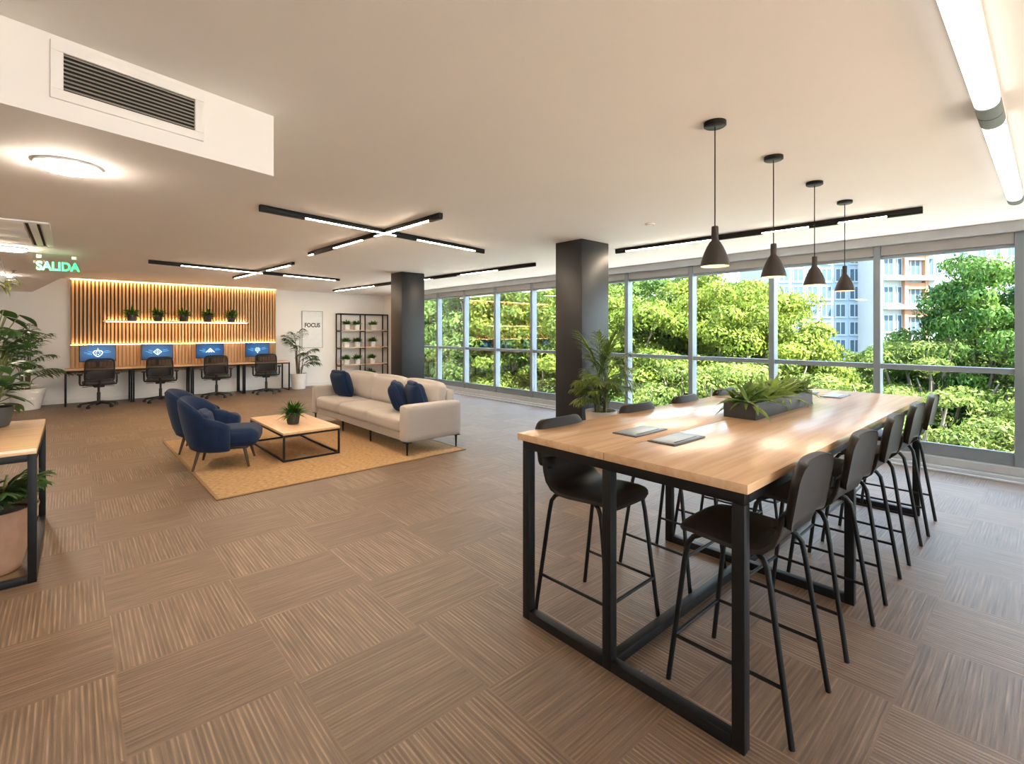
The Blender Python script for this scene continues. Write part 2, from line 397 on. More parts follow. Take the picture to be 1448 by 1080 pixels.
        for j in range(m):
            fs.append((j+1, j, o+j, o+j+1)); a = (n-1)*w+j; fs.append((a, a+1, o+a+1, o+a))
        return s.add(vs, fs)
    def build(s, name, m, parent=None, loc=(0, 0, 0), rz=0, smooth=True, ang=38):
        me = bpy.data.meshes.new(name); me.from_pydata(s.v, [], s.f); me.update()
        if smooth:
            me.polygons.foreach_set('use_smooth', [True]*len(me.polygons)); me.set_sharp_from_angle(angle=math.radians(ang))
        for q in (m if isinstance(m, list) else [m]): me.materials.append(M[q] if isinstance(q, str) else q)
        o = bpy.data.objects.new(name, me); COL.objects.link(o); o.location = loc; o.rotation_euler = (0, 0, rz)
        if parent: o.parent = parent
        return o
_bc = {}
def _box(x, y, z, bev, seg):
    k = (x, y, z, bev, seg)
    if k not in _bc:
        bm = bmesh.new(); bmesh.ops.create_cube(bm, size=1)
        for v in bm.verts: v.co = Vector((v.co.x*x, v.co.y*y, v.co.z*z))
        if bev: bmesh.ops.bevel(bm, geom=bm.edges[:], offset=min(bev, x*.45, y*.45, z*.45), segments=seg, affect='EDGES', profile=.5)
        bm.verts.index_update(); _bc[k] = ([tuple(v.co) for v in bm.verts], [tuple(v.index for v in f.verts) for f in bm.faces]); bm.free()
    return _bc[k]

def tag(o, label, cat, group=None, kind=None):
    if label: o['label'] = label
    if cat: o['category'] = cat
    if group: o['group'] = group
    if kind: o['kind'] = kind
    return o
def thing(name, label, cat, loc=(0, 0, 0), rz=0, group=None):
    o = bpy.data.objects.new(name, None); COL.objects.link(o); o.location = loc; o.rotation_euler = (0, 0, rz); o.empty_display_size = .1
    return tag(o, label, cat, group)
def dup(root, loc, rz, label, group=None, scale=None):
    def cp(o, par):
        c = o.copy(); COL.objects.link(c)
        if par: c.parent = par
        for ch in list(o.children): cp(ch, c)
        return c
    r = cp(root, None); r.location = loc; r.rotation_euler = (0, 0, rz)
    if scale: r.scale = scale if isinstance(scale, (tuple, list)) else (scale,)*3
    r['label'] = label
    if group: r['group'] = group
    return r
def struct(name, pm, m, label=None, parent=None, smooth=False):
    o = pm.build(name, m, parent, smooth=smooth)
    if not parent: tag(o, label, None, None, 'structure')
    return o
def text(name, body, size, m, parent, loc, rot, depth=.002, sx=1.0, label=None, bold=.012):
    cu = bpy.data.curves.new(name, 'FONT'); cu.body = body; cu.size = size; cu.extrude = depth; cu.align_x = 'CENTER'; cu.align_y = 'CENTER'; cu.offset = size*bold
    t = bpy.data.objects.new(name, cu); me = bpy.data.meshes.new_from_object(t); me.name = name
    bpy.data.objects.remove(t); bpy.data.curves.remove(cu)
    me.materials.append(M[m]); o = bpy.data.objects.new(name, me); COL.objects.link(o); o.parent = parent
    o.location = loc; o.rotation_euler = rot; o.scale = (sx, 1, 1)
    if label: o['label'] = label
    return o

# ================================================================== THE SETTING
XW, YB, ZC = 7.40, 14.30, 2.70
XL, YR = -3.5, -4.0
struct('floor', PM().span((XL-.2, YR-.2, -.25), (XW+.1, YB+.2, 0)), 'carpet', 'brown striped carpet tiles laid in a checkerboard')
struct('ceiling', PM().span((XL-.2, YR-.2, ZC), (XW+.12, YB+.2, ZC+.3)), 'ceiling', 'smooth off-white ceiling')
struct('wall_back', PM().span((XL-.2, YB, -.25), (XW+.12, YB+.2, ZC)), 'wall', 'white back wall behind the desks')
struct('wall_left', PM().span((XL-.2, YR-.2, -.25), (XL, YB, ZC)), 'wall', 'white left wall')
Y0, DY, NB = .24-3*1.215, 1.215, 13
YE = Y0 + NB*DY
struct('wall_right', PM().span((XW-.02, YE, -.25), (XW+.12, YB, ZC)).span((XW-.02, YR, -.25), (XW+.12, Y0, ZC)), 'wall', 'white wall past the end of the windows')
struct('baseboard_back', PM().span((XL, YB-.018, 0), (XW-.02, YB, .09)), 'trimwhite', 'low white baseboard along the back wall')
for k in range(NB):
    y = Y0 + k*DY
    f = PM().span((XW-.07, y-.036, .10), (XW+.07, y+.036, 2.60), .004)
    if k == NB-1: f.span((XW-.07, YE-.036, .10), (XW+.07, YE+.036, 2.60), .004)
    f.span((XW-.045, y+.036, 1.10), (XW+.045, y+DY-.036, 1.16), .004)
    f.span((XW-.05, y+.036, .14), (XW+.05, y+DY-.036, .255), .004)
    f.span((XW-.03, y+.036, 2.44), (XW+.03, y+DY-.036, 2.475), .003)
    f.span((XW-.06, y+.04, .255), (XW-.02, y+DY-.04, .275), .002)
    w = struct('window_%d' % (k+1), f, 'alu', 'floor-to-ceiling aluminium window bay with a middle transom')
    PM().span((XW-.006, y+.036, .25), (XW+.006, y+DY-.036, 1.10)).build('glass_pane', 'glass', w, smooth=False)
    PM().span((XW-.006, y+.036, 1.16), (XW+.006, y+DY-.036, 2.445)).build('glass_pane', 'glass', w, smooth=False)
struct('wall_rear', PM().span((XL, YR-.2, -.25), (XL+2*1.2111-.036, YR, ZC)).span((XL+7*1.2111+.036, YR-.2, -.25), (XW+.12, YR, ZC)), 'wall', 'white wall beside the added windows behind the viewer')
for k in range(2, 7):  # unseen rear windows, added so that daylight brightens ceiling and room
    x = XL + k*1.2111; x2 = x+1.2111
    f = PM().span((x-.036, YR-.07, 0), (x+.036, YR+.07, 2.60), .004).span((x+.036, YR-.045, 1.10), (x2-.036, YR+.045, 1.16), .004).span((x+.036, YR-.05, 0), (x2-.036, YR+.05, .255), .004).span((x+.036, YR-.05, 2.44), (x2-.036, YR+.05, 2.60), .003)
    w = struct('window_%d' % (NB+k-1), f, 'alu', 'aluminium window bay added behind the viewer to let in daylight')
    PM().span((x+.036, YR-.006, .25), (x2-.036, YR+.006, 1.10)).build('glass_pane', 'glass', w, smooth=False)
    PM().span((x+.036, YR-.006, 1.16), (x2-.036, YR+.006, 2.445)).build('glass_pane', 'glass', w, smooth=False)
struct('trim_4', PM().span((XL+2*1.2111, YR-.1, 2.595), (XL+7*1.2111, YR+.1, ZC-.001), .004), 'alu_lo', 'grey metal beam above the added windows behind the viewer')
struct('trim_1', PM().span((XW-.16, Y0-.04, 2.595), (XW+.1, YE+.04, ZC), .004), 'alu_lo', 'grey metal beam above the windows')
hp = PM()
for k in range(NB):
    y = Y0+k*DY
    hp.span((XW-.055, y+.037, 2.478), (XW+.05, y+DY-.037, 2.594), .004)
struct('trim_2', hp, 'blind', 'grey header panels between the window heads')
struct('trim_3', PM().span((XW-.13, Y0-.04, .05), (XW+.1, YE+.04, .138), .005).span((XW-.20, Y0-.04, 0), (XW-.05, YE+.04, .05), .005).span((XW-.27, Y0-.04, 0), (XW-.21, YE+.04, .018), .003), 'alu_lo', 'stepped pale sill along the foot of the windows')

# dropped ceiling over the left side
SC = Vector((.797, 2.785)); SD = Vector((.974, .226)).normalized(); SN = Vector((SD.y, -SD.x))
ZS = 2.38
struct('ceiling_soffit', PM().poly([tuple(SC), (-.63, YB-.001), (XL+.001, YB-.001), (XL+.001, SC.y - (SC.x-XL-.001)*SD.y/SD.x)], ZS, ZC-.001), 'ceiling', 'lowered white ceiling over the left of the room')

tag(PM().span((4.66, 3.89, .001), (5.20, 4.33, ZC-.001), .006).build('column', 'charcoal'), 'large charcoal column in front of the windows', None, None, 'structure')
tag(PM().span((4.67, 8.33, .001), (5.17, 8.76, ZC-.001), .006).build('column', 'charcoal'), 'charcoal column farther back behind the sofa', None, None, 'structure')

# ================================================================== LAMPS AND CEILING FITTINGS
def on_soffit_face(u):
    r = Vector(at_depth(u, 1.0))
    # SC + s*SD = t*r
    det = SD.x*(-r.y) - (-r.x)*SD.y
    b = -SC
    s_ = (b.x*(-r.y) - (-r.x)*b.y)/det
    p = SC + SD*s_
    return s_, p.x*FW[0]+p.y*FW[1]
def vent():
    s0, d0 = on_soffit_face(70); s1, d1 = on_soffit_face(287)
    zt, zb = 2.675, 2.452
    sc = (s0+s1)/2; c = SC + SD*sc; rz = math.atan2(SD.y, SD.x)
    w = s1-s0; h = zt-zb; t = .038
    r = thing('air_vent', 'long white-framed black louvred air vent on the lowered ceiling edge', 'vent', (c.x, c.y, (zt+zb)/2), rz)
    f = PM()
    for a, b in (((-w/2, -.014, h/2-t), (w/2, .0, h/2)), ((-w/2, -.014, -h/2), (w/2, .0, -h/2+t)), ((-w/2, -.014, -h/2+t), (-w/2+t, .0, h/2-t)), ((w/2-t, -.014, -h/2+t), (w/2, .0, h/2-t))): f.span(a, b, .002)
    f.build('frame', 'ceiling', r)
    PM().span((-w/2+t, -.002, -h/2+t), (w/2-t, -.0005, h/2-t)).build('duct_back', 'grillehole', r)
    for i in range(9):
        z = -h/2+t + (h-2*t)*(i+.5)/9
        vs = [(-w/2+t, -.011, z-.004), (w/2-t, -.011, z-.004), (w/2-t, -.003, z+.004), (-w/2+t, -.003, z+.004)]
        q = PM().add(vs + [(x, y, zz+.0022) for x, y, zz in vs], [(3, 2, 1, 0), (4, 5, 6, 7), (0, 1, 5, 4), (1, 2, 6, 5), (2, 3, 7, 6), (3, 0, 4, 7)])
        q.build('louvre', 'grille', r, smooth=False)
vent()

def disc(u, v, lab):
    x, y = at_z(u, v, ZS)
    r = thing('ceiling_disc_light', lab, 'ceiling light', (x, y, ZS), 0, 'round disc lights on the lowered ceiling')
    PM().lathe([(.128, -.001), (.130, -.012), (.122, -.016)], 40).build('rim', 'trimwhite', r)
    PM().lathe([(.121, -.008), (.120, -.022), (.10, -.030), (.05, -.034), (.0, -.035)], 40).build('diffuser', 'disc_on', r)
disc(97, 233, 'round glowing disc light nearest the air vent')
disc(14, 350, 'round disc light beside the recessed ceiling panel')
disc(0, 388, 'farthest round disc light near the back wall')

def cassette():
    x1, y1 = at_z(73, 315, ZS); x2, y2 = at_z(43, 346, ZS)
    X1 = -.13; r = thing('ceiling_cassette', 'square recessed air-conditioning panel in the lowered ceiling', 'air conditioner', (X1-.75, (y1+y2)/2, ZS), 0)
    hx, hy = .75, (y2-y1)/2
    f = PM().span((-hx, -hy, -.014), (hx, -hy+.05, -.001), .003).span((-hx, hy-.05, -.014), (hx, hy, -.001), .003).span((-hx, -hy+.05, -.014), (-hx+.05, hy-.05, -.001), .003).span((hx-.05, -hy+.05, -.014), (hx, hy-.05, -.001), .003)
    f.build('frame', 'trimwhite', r)
    PM().span((hx-.14, -hy+.07, -.008), (hx-.06, hy-.07, -.0012)).build('air_slot', 'grillehole', r)
    PM().span((hx-.12, -hy+.07, -.013), (hx-.075, hy-.07, -.009), .001).build('flap', 'trimwhite', r)
    for i in range(3):
        ya = -hy+.07 + i*(2*hy-.14)/3
        PM().span((-hx+.06, ya+.008, -.012), (hx-.15, ya+(2*hy-.14)/3-.008, -.002), .002).build('panel', 'ceiling', r)
cassette()

def sprinkler(u, v, z, lab, name='sprinkler_head'):
    x, y = at_z(u, v, z)
    r = thing(name, lab, 'sprinkler', (x, y, z))
    PM().lathe([(.03, -.001), (.03, -.006), (.012, -.009), (.010, -.035), (.0, -.036)], 16).build('body', 'grille', r)
    PM().lathe([(.0, -.046), (.02, -.046), (.02, -.049), (.0, -.049)], 14).tube([(.012, 0, -.03), (.016, 0, -.047)], .002, 5).tube([(-.012, 0, -.03), (-.016, 0, -.047)], .002, 5).build('deflector', 'grille', r)
sprinkler(19, 382, ZS, 'small metal sprinkler head near the farthest disc light')
x, y = at_z(919, 316, ZC)
t = thing('smoke_detector', 'small flat white round detector on the main ceiling', 'detector', (x, y, ZC))
PM().lathe([(.05, -.001), (.05, -.010), (.04, -.018), (.0, -.020)], 24).build('housing', 'ceiling', t)
PM().lathe([(.041, -.0182), (.043, -.0182), (.043, -.0165)], 24).build('ring', 'grille', t)

# exit sign
def exit_sign():
    xa, ya = at_z(52, 357, ZS); xb, yb = at_z(108, 362, ZS)
    c = Vector(((xa+xb)/2, (ya+yb)/2)); rz = -.18
    r = thing('exit_sign', 'hanging clear exit sign with green SALIDA lettering', 'exit sign', (c.x, c.y, ZS), rz)
    PM().span((-.19, -.02, -.02), (.19, .02, -.001), .004).build('ceiling_rail', 'acrylic', r)
    for s_ in (-1, 1): PM().span((s_*.14-.02, -.022, -.05), (s_*.14+.02, .022, -.015), .004).build('clamp', 'trimwhite', r)
    PM().span((-.19, -.004, -.20), (.19, .004, -.02), .001).build('sign_plate', 'acrylic', r)
    text('lettering', 'SALIDA', .125, 'green_on', r, (.01, -.007, -.135), (PI/2, 0, 0), .0015, .84, 'green SALIDA letters', .03)
exit_sign()

def track(r, a, b, segs, ends=True):
    a, b = Vector(a), Vector(b); d = (b-a); L = d.length; rz = math.atan2(d.y, d.x)
    o = Vector((r.location.x, r.location.y)); m = (a+b)/2 - o
    PM().box((0, 0, -.0225), (L, .042, .043), .003).build('bar', 'black', r, (m.x, m.y, 0), rz)
    for p, q, on in segs:
        c = a.lerp(b, (p+q)/2) - o
        PM().box((0, 0, -.0445) if on else (0, 0, -.052), (L*(q-p), .027, .006) if on else (L*(q-p), .034, .018), .001).build('diffuser' if on else 'driver_box', 'track_on' if on else 'black', r, (c.x, c.y, 0), rz)
ZT = 2.655
def P(u, v): return Vector(at_z(u, v, ZT))
def cross(name, a, b, c, d, sg1, sg2, lab):
    pa, pb, pc, pd = P(*a), P(*b), P(*c), P(*d); m = (pa+pb)/2
    r = thing(name, lab, 'ceiling light', (m.x, m.y, ZC-.001), 0, 'cross-shaped track lights')
    track(r, pa, pb, sg1); track(r, pc, pd, sg2)
cross('track_light', (367, 296), (684, 357), (437, 361), (624, 307), [(.0, .14, 0), (.14, .50, 1), (.50, .60, 0), (.60, .94, 1), (.94, 1, 0)], [(.0, .06, 1), (.06, .26, 0), (.26, .50, 1), (.60, .94, 1), (.94, 1, 0)], 'larger and nearer black cross-shaped track light above the sofa')
cross('track_light', (210, 371), (480, 397), (330, 394), (415, 374), [(.0, .13, 0), (.13, .52, 1), (.52, .64, 0), (.64, .97, 1)], [(.04, .40, 1), (.62, .95, 1)], 'smaller and farther black cross-shaped track light near the slatted wall')
def line(name, a, b, sg, lab):
    pa, pb = P(*a), P(*b); m = (pa+pb)/2
    r = thing(name, lab, 'ceiling light', (m.x, m.y, ZC-.001), 0, 'straight track lights beside the windows'); track(r, pa, pb, sg)
line('track_light', (471, 412), (757, 375), [(.02, .30, 1), (.30, .42, 0), (.44, .60, 1), (.62, .72, 0), (.74, .88, 1), (.88, 1, 0)], 'long black track light running behind the farther column')
line('track_light', (871, 357), (1305, 299), [(.0, .05, 0), (.05, .42, 1), (.42, .58, 0), (.58, .72, 1), (.72, .80, 0), (.80, .92, 1), (.92, 1, 0)], 'long black track light behind the pendant lamps by the windows')

def tube_lamp(x0, x1, y, lab, seen=True):
    r = thing('fluorescent_light', lab, 'ceiling light', ((x0+x1)/2, y, ZC-.001), 0, 'linear batten lights in a row')
    L = (x1-x0)/2; cap = .16
    PM().span((-L, -.05, -.02), (L, .05, 0), .003).build('body', 'tubebody', r)
    def lens(xa, xb, w, h):
        n = 10; vs = []
        for x in (xa, xb):
            for i in range(n+1):
                a = PI*i/n; vs.append((x, math.cos(a)*w, -.02 - math.sin(a)**.7*h))
        q = PM().add(vs, [(i, i+1, n+1+i+1, n+1+i) for i in range(n)] + [tuple(range(n+1))[::-1], tuple(range(n+1, 2*n+2)), (0, n+1, 2*n+1, n)]); return q
    lens(-L+cap, L-cap, .047, .045).build('diffuser', 'tube_on', r)
    lens(-L, -L+cap, .05, .05).build('end_cap', 'greytube', r); lens(L-cap, L, .05, .05).build('end_cap', 'greytube', r)
xj, yj = at_z(1408, 165, 2.64); xe, ye = at_z(1431, 289, 2.64)
tube_lamp(xj+.004, xe, (yj+ye)/2, 'linear light with grey end caps, the farther of the two by the right edge')
tube_lamp(xj-.004-(xe-xj), xj-.004, (yj+ye)/2, 'large bright linear light at the top right, the nearer of the two')

def pendant():
    r = thing('pendant_lamp', '', 'pendant lamp', (0, 0, ZC), 0, 'pendant lamps above the bar table')
    PM().lathe([(.058, -.001), (.058, -.022), (.052, -.026), (.0, -.027)], 32).build('ceiling_rose', 'black', r)
    PM().tube([(0, 0, -.026), (0, 0, -.575)], .0035, 8).build('cord', 'black', r)
    s = [(.016, -.572), (.018, -.578), (.0185, -.640), (.021, -.650), (.031, -.664), (.043, -.686), (.054, -.711), (.064, -.738), (.072, -.766), (.076, -.790)]
    PM().lathe(s, 40).build('shade', 'shade', r)
    PM().lathe([(q*.955, z-.001) for q, z in s[3:]] , 40).build('lining', 'shade_in', r)
    PM().lathe([(.012, -.672), (.014, -.70), (.024, -.722), (.028, -.745), (.022, -.765), (.0, -.776)], 20).build('bulb', 'bulb_on', r)
    return r
pd = pendant()
# fix the open bottom of shade and lining: drop the closing caps so that light gets out
for ch in pd.children:
    if ch.name.split('.')[0] in ('shade', 'lining'):
        bm = bmesh.new(); bm.from_mesh(ch.data); bm.faces.ensure_lookup_table()
        bmesh.ops.delete(bm, geom=[f for f in bm.faces if len(f.verts) > 10 and f.calc_center_median().z < -.65 and abs(f.normal.z) > .9], context='FACES')
        bm.to_mesh(ch.data); bm.free()
labs = ['nearest and largest-looking black pendant lamp over the bar table', 'second black pendant lamp from the near end of the bar table', 'third black pendant lamp from the near end of the bar table', 'farthest black pendant lamp over the far end of the bar table']
for i, X in enumerate((2.62, 3.42, 4.24, 5.05)):
    if i == 0: pd.location = (X, 1.245, ZC); pd['label'] = labs[0]
    else: dup(pd, (X, 1.232, ZC), 0, labs[i])

# ================================================================== BAR TABLE
TX0, TX1, TY0, TY1, TZ = 1.80, 5.35, .735, 1.955, 1.0
def bar_table():
    cx, cy = (TX0+TX1)/2, (TY0+TY1)/2
    r = thing('bar_table', 'long wooden bar-height meeting table on a black steel frame', 'table', (cx, cy, 0))
    hx, hy = (TX1-TX0)/2, (TY1-TY0)/2
    yj_ = .03
    PM().span((-hx, -hy, TZ-.036), (hx, yj_-.0015, TZ), .002).build('tabletop', 'oak', r)
    PM().span((-hx, yj_+.0015, TZ-.036), (hx, hy, TZ), .002).build('tabletop', 'oak', r)
    w = .048; fx, fy = hx-.02, hy-.02
    zt = TZ-.037
    def leg(x, y): PM().span((x-w/2, y-w/2, 0), (x+w/2, y+w/2, zt-w), .003).build('leg', 'black', r)
    xm = 3.30-cx
    for x in (-fx+w/2, xm, fx-w/2):
        for y in (-fy+w/2, yj_, fy-w/2): leg(x, y)
        PM().span((x-w/2, -fy, zt-w), (x+w/2, fy, zt), .003).build('top_rail', 'black', r)
        for a, b in ((-fy+w, yj_-w/2), (yj_+w/2, fy-w)): PM().span((x-w/2, a, 0), (x+w/2, b, w), .003).build('floor_rail', 'black', r)
    for a, b in ((-fx+w, xm-w/2), (xm+w/2, fx-w)):
        for y in (-fy+w/2, fy-w/2): PM().span((a, y-w/2, zt-w), (b, y+w/2, zt), .003).build('side_rail', 'black', r)
        PM().span((a, yj_-w/2, 0), (b, yj_+w/2, w), .003).build('floor_beam', 'black', r)
    PM().span((-.16, yj_-.10, zt-.52), (hx-.15, yj_-.075, zt-.002), .002).build('modesty_panel', 'oak', r)
bar_table()
def hatch(x, y, lab):
    r = thing('table_power_hatch', lab, 'power hatch', (x, y, TZ), 0, 'grey power hatches in the bar table top')
    PM().span((-.155, -.075, .0005), (.155, .075, .006), .002).build('rim', 'hatch_edge', r)
    PM().span((-.14, -.062, .006), (.14, .062, .0085), .001).build('lid', 'hatch', r)
    PM().span((-.11, -.057, .0085), (.10, -.046, .0105), .0005).build('handle_slot', 'hatch_edge', r)
hatch(2.325, 1.525, 'grey power hatch at the near table end, on the far side of the seam')
hatch(2.295, 1.29, 'grey power hatch at the near end of the table, closer to the right-hand stools')
hatch(4.85, 1.49, 'grey power hatch at the far end of the table, just behind the planter')
hatch(4.85, 1.25, 'grey power hatch at the far end of the table, closer to the right-hand stools')

# ------------------------------------------------------------------ planter on the table
def planter():
    x0, x1, y0, y1, h = 3.14, 4.20, 1.235, 1.435, .105
    cx, cy = (x0+x1)/2, (y0+y1)/2
    r = thing('planter_box', 'long dark grey planter trough with leafy plants on the bar table', 'planter', (cx, cy, TZ+.0005))
    hx, hy = (x1-x0)/2, (y1-y0)/2; t = .008
    PM().span((-hx, -hy, 0), (hx, -hy+t, h), .001).span((-hx, hy-t, 0), (hx, hy, h), .001).span((-hx, -hy+t, 0), (-hx+t, hy-t, h), .001).span((hx-t, -hy+t, 0), (hx, hy-t, h), .001).span((-hx+t, -hy+t, 0), (hx-t, hy-t, .02)).build('trough', 'darkpot', r)
    PM().span((-hx+t, -hy+t, .02), (hx-t, hy-t, h-.015)).build('soil', 'soil', r)
    R = random.Random(3)
    for i in range(5):
        x = -hx+.12 + i*(2*hx-.24)/4; q = PM()
        for k in range(46):
            el = R.uniform(.15, 1.45); L = R.uniform(.17, .26)*(1.0 if el < 1 else .85)
            q.blade((x+R.uniform(-.05, .05), R.uniform(-.05, .05), h-.02), R.uniform(0, 2*PI), el, L, R.uniform(.036, .052), R.uniform(.5, 1.5), 6, .35, .03, .75)
        q.build('leafy_plant', 'bromel', r)
planter()

# ------------------------------------------------------------------ bar stools
def bar_stool():
    r = thing('bar_stool', '', 'bar stool', (0, 0, 0), 0, 'black bar stools around the bar table')
    PM().shell([(.228, .655), (.224, .672), (.212, .688), (.19, .697), (.15, .700), (.08, .697), (-.02, .690), (-.09, .690), (-.14, .704), (-.172, .735), (-.190, .78), (-.202, .835), (-.205, .85)],
               [.150, .172, .188, .198, .206, .212, .215, .215, .213, .21, .207, .203, .198], .030, .018, 14).build('seat', 'leather', r)
    pr = []; hw = []
    for i in range(25):
        t = i/24; t = .5-.5*math.cos(PI*t); z = .800 + .252*t
        e0, e1 = z-.800, 1.052-z; w_ = .205
        if e1 < .075: w_ = .205-.075+math.sqrt(max(0, .075**2-(.075-e1)**2))
        if e0 < .03: w_ = min(w_, .203-.03+math.sqrt(max(0, .03**2-(.03-e0)**2)))
        pr.append((-.208-.042*t, z)); hw.append(w_)
    PM().shell(pr, hw, .030, .036, 16).build('backrest', 'leather', r)
    PM().tube([(-.196, -.180, .795), (-.10, -.202, .790), (0, -.208, .789), (.10, -.202, .790), (.196, -.180, .795)], .005, 6).build('back_seam', 'stoolshell', r)
    legs = {}
    for sx in (-1, 1):
        f = [(sx*.218, .250, .0), (sx*.196, .182, .56), (sx*.192, .170, .625), (sx*.182, .150, .655), (sx*.165, .115, .672), (sx*.15, .06, .675)]
        b = [(sx*.218, -.255, .0), (sx*.196, -.172, .56), (sx*.192, -.160, .625), (sx*.182, -.140, .655), (sx*.165, -.105, .672), (sx*.15, -.05, .675)]
        for q in (f, b): PM().tube(q, .0115, 10).build('leg', 'black', r)
        PM().tube([(sx*.15, .06, .675), (sx*.15, -.05, .675)], .0115, 8).build('seat_rail', 'black', r)
    PM().tube([(-.15, .0, .672), (.15, .0, .672)], .010, 8).build('cross_bar', 'black', r)
    def at(sx, s_, z): k = z/.56; y0, y1 = (.250, .182) if s_ > 0 else (-.255, -.172); return (sx*(.218-.022*k), y0+(y1-y0)*k, z)
    z = .205
    PM().tube([at(-1, 1, z), at(1, 1, z)], .009, 8).build('footrest', 'black', r)
    for sx in (-1, 1): PM().tube([at(sx, 1, z), at(sx, -1, z)], .008, 8).build('side_bar', 'black', r)
    return r
st = bar_stool(); first = True
SX = (2.20, 2.925, 3.64, 4.345, 5.03)
wr = ('nearest black bar stool on the right side of the bar table', 'second black bar stool along the right side of the bar table', 'third, middle black bar stool along the right side of the bar table', 'fourth black bar stool along the right side of the bar table', 'farthest black bar stool on the right side, nearest the windows')
wl = ('nearest black bar stool on the left side, fully seen under the table', 'second black bar stool along the left side of the bar table', 'third black bar stool along the left side, left of the planter', 'fourth black bar stool on the left side, half hidden by the planter')
for i, X in enumerate(SX):
    if i == 0: st.location = (X, .905, 0); st['label'] = wr[0]
    else: dup(st, (X, .898, 0), (-.03, .02, 0, .03)[i-1], wr[i])
for i, X in enumerate((2.15, 2.945, 3.62, 4.31)):
    dup(st, (X, 1.69, 0), PI+(.02, -.02, .02, 0)[i], wl[i])

# ================================================================== LOUNGE
def rug():
    x0, x1, y0, y1 = .96, 3.82, 5.15, 8.45
    r = thing('rug', 'flat woven golden jute rug under the lounge furniture', 'rug', ((x0+x1)/2, (y0+y1)/2, 0), .012)
    hx, hy = (x1-x0)/2, (y1-y0)/2
    PM().span((-hx+.03, -hy+.03, .0005), (hx-.03, hy-.03, .010), .002).build('weave', 'jute', r)
    q = PM().span((-hx, -hy, .0005), (hx, -hy+.03, .011), .002).span((-hx, hy-.03, .0005), (hx, hy, .011), .002).span((-hx, -hy+.03, .0005), (-hx+.03, hy-.03, .011), .002).span((hx-.03, -hy+.03, .0005), (hx, hy-.03, .011), .002)
    q.build('binding', 'jute_edge', r)
rug()
ZR = .0105
def sofa():
    y0, y1 = 5.33, 8.50; L = y1-y0; cy = (y0+y1)/2
    r = thing('sofa', 'long grey three-seat fabric sofa facing the coffee table', 'sofa', (3.46, cy, ZR))
    hl = L/2; aw = .17; zb = .165
    PM().soft((.02, 0, zb+.05), (.80, L-.04, .11), .02, 0, 6).build('base', 'sofa', r)
    for s_ in (-1, 1):
        PM().soft((0, s_*(hl-aw/2), (zb+.62)/2), (.84, aw, .62-zb), .035, .004, 8).build('armrest', 'sofa', r)
    PM().soft((.36, 0, .46), (.15, L-2*aw+.02, .60), .04, .004, 8).build('back_frame', 'sofa', r)
    n = 3; w = (L-2*aw)/n
    for i in range(n):
        y = -hl+aw+w*(i+.5)
        PM().soft((-.085, y, .355), (.665, w-.006, .185), .05, .012, 10).build('seat_cushion', 'sofa', r)
        PM().soft((.215, y, .635), (.20, w-.012, .42), .075, .03, 10, Matrix.Rotation(.20, 3, 'Y')).build('back_cushion', 'sofa', r)
    for sx in (-.37, .37):
        for y in (-hl+.05, hl-.05):
            PM().tube([(sx, y, 0), (sx, y, zb)], [.010, .017], 10).box((sx, y, zb-.004), (.09, .09, .006), .001).build('leg', 'black', r)
    for y in (-w/2, w/2): PM().tube([(-.34, y, 0), (-.34, y, zb)], [.010, .017], 10).build('leg', 'black', r)
sofa()
def cushion(loc, rot, size, lab):
    o = PM().soft((0, 0, 0), (size, .19, size), .07, .02, 12, None, .9).build('throw_cushion', 'navy2', None, loc)
    o.rotation_euler = rot
    tag(o, lab, 'cushion', 'navy throw cushions on the sofa'); return o
# local X = width, Z = up, Y = thickness
cushion((3.36, 8.00, .685), (.30, 0, -PI/2+.15), .46, 'square navy cushion at the far left end of the sofa')
cushion((3.30, 5.98, .675), (.34, 0, -PI/2-.55), .43, 'front navy cushion of the pair by the right sofa arm')
cushion((3.40, 5.68, .685), (.28, 0, -PI/2-.25), .43, 'rear navy cushion of the pair, against the right sofa arm')

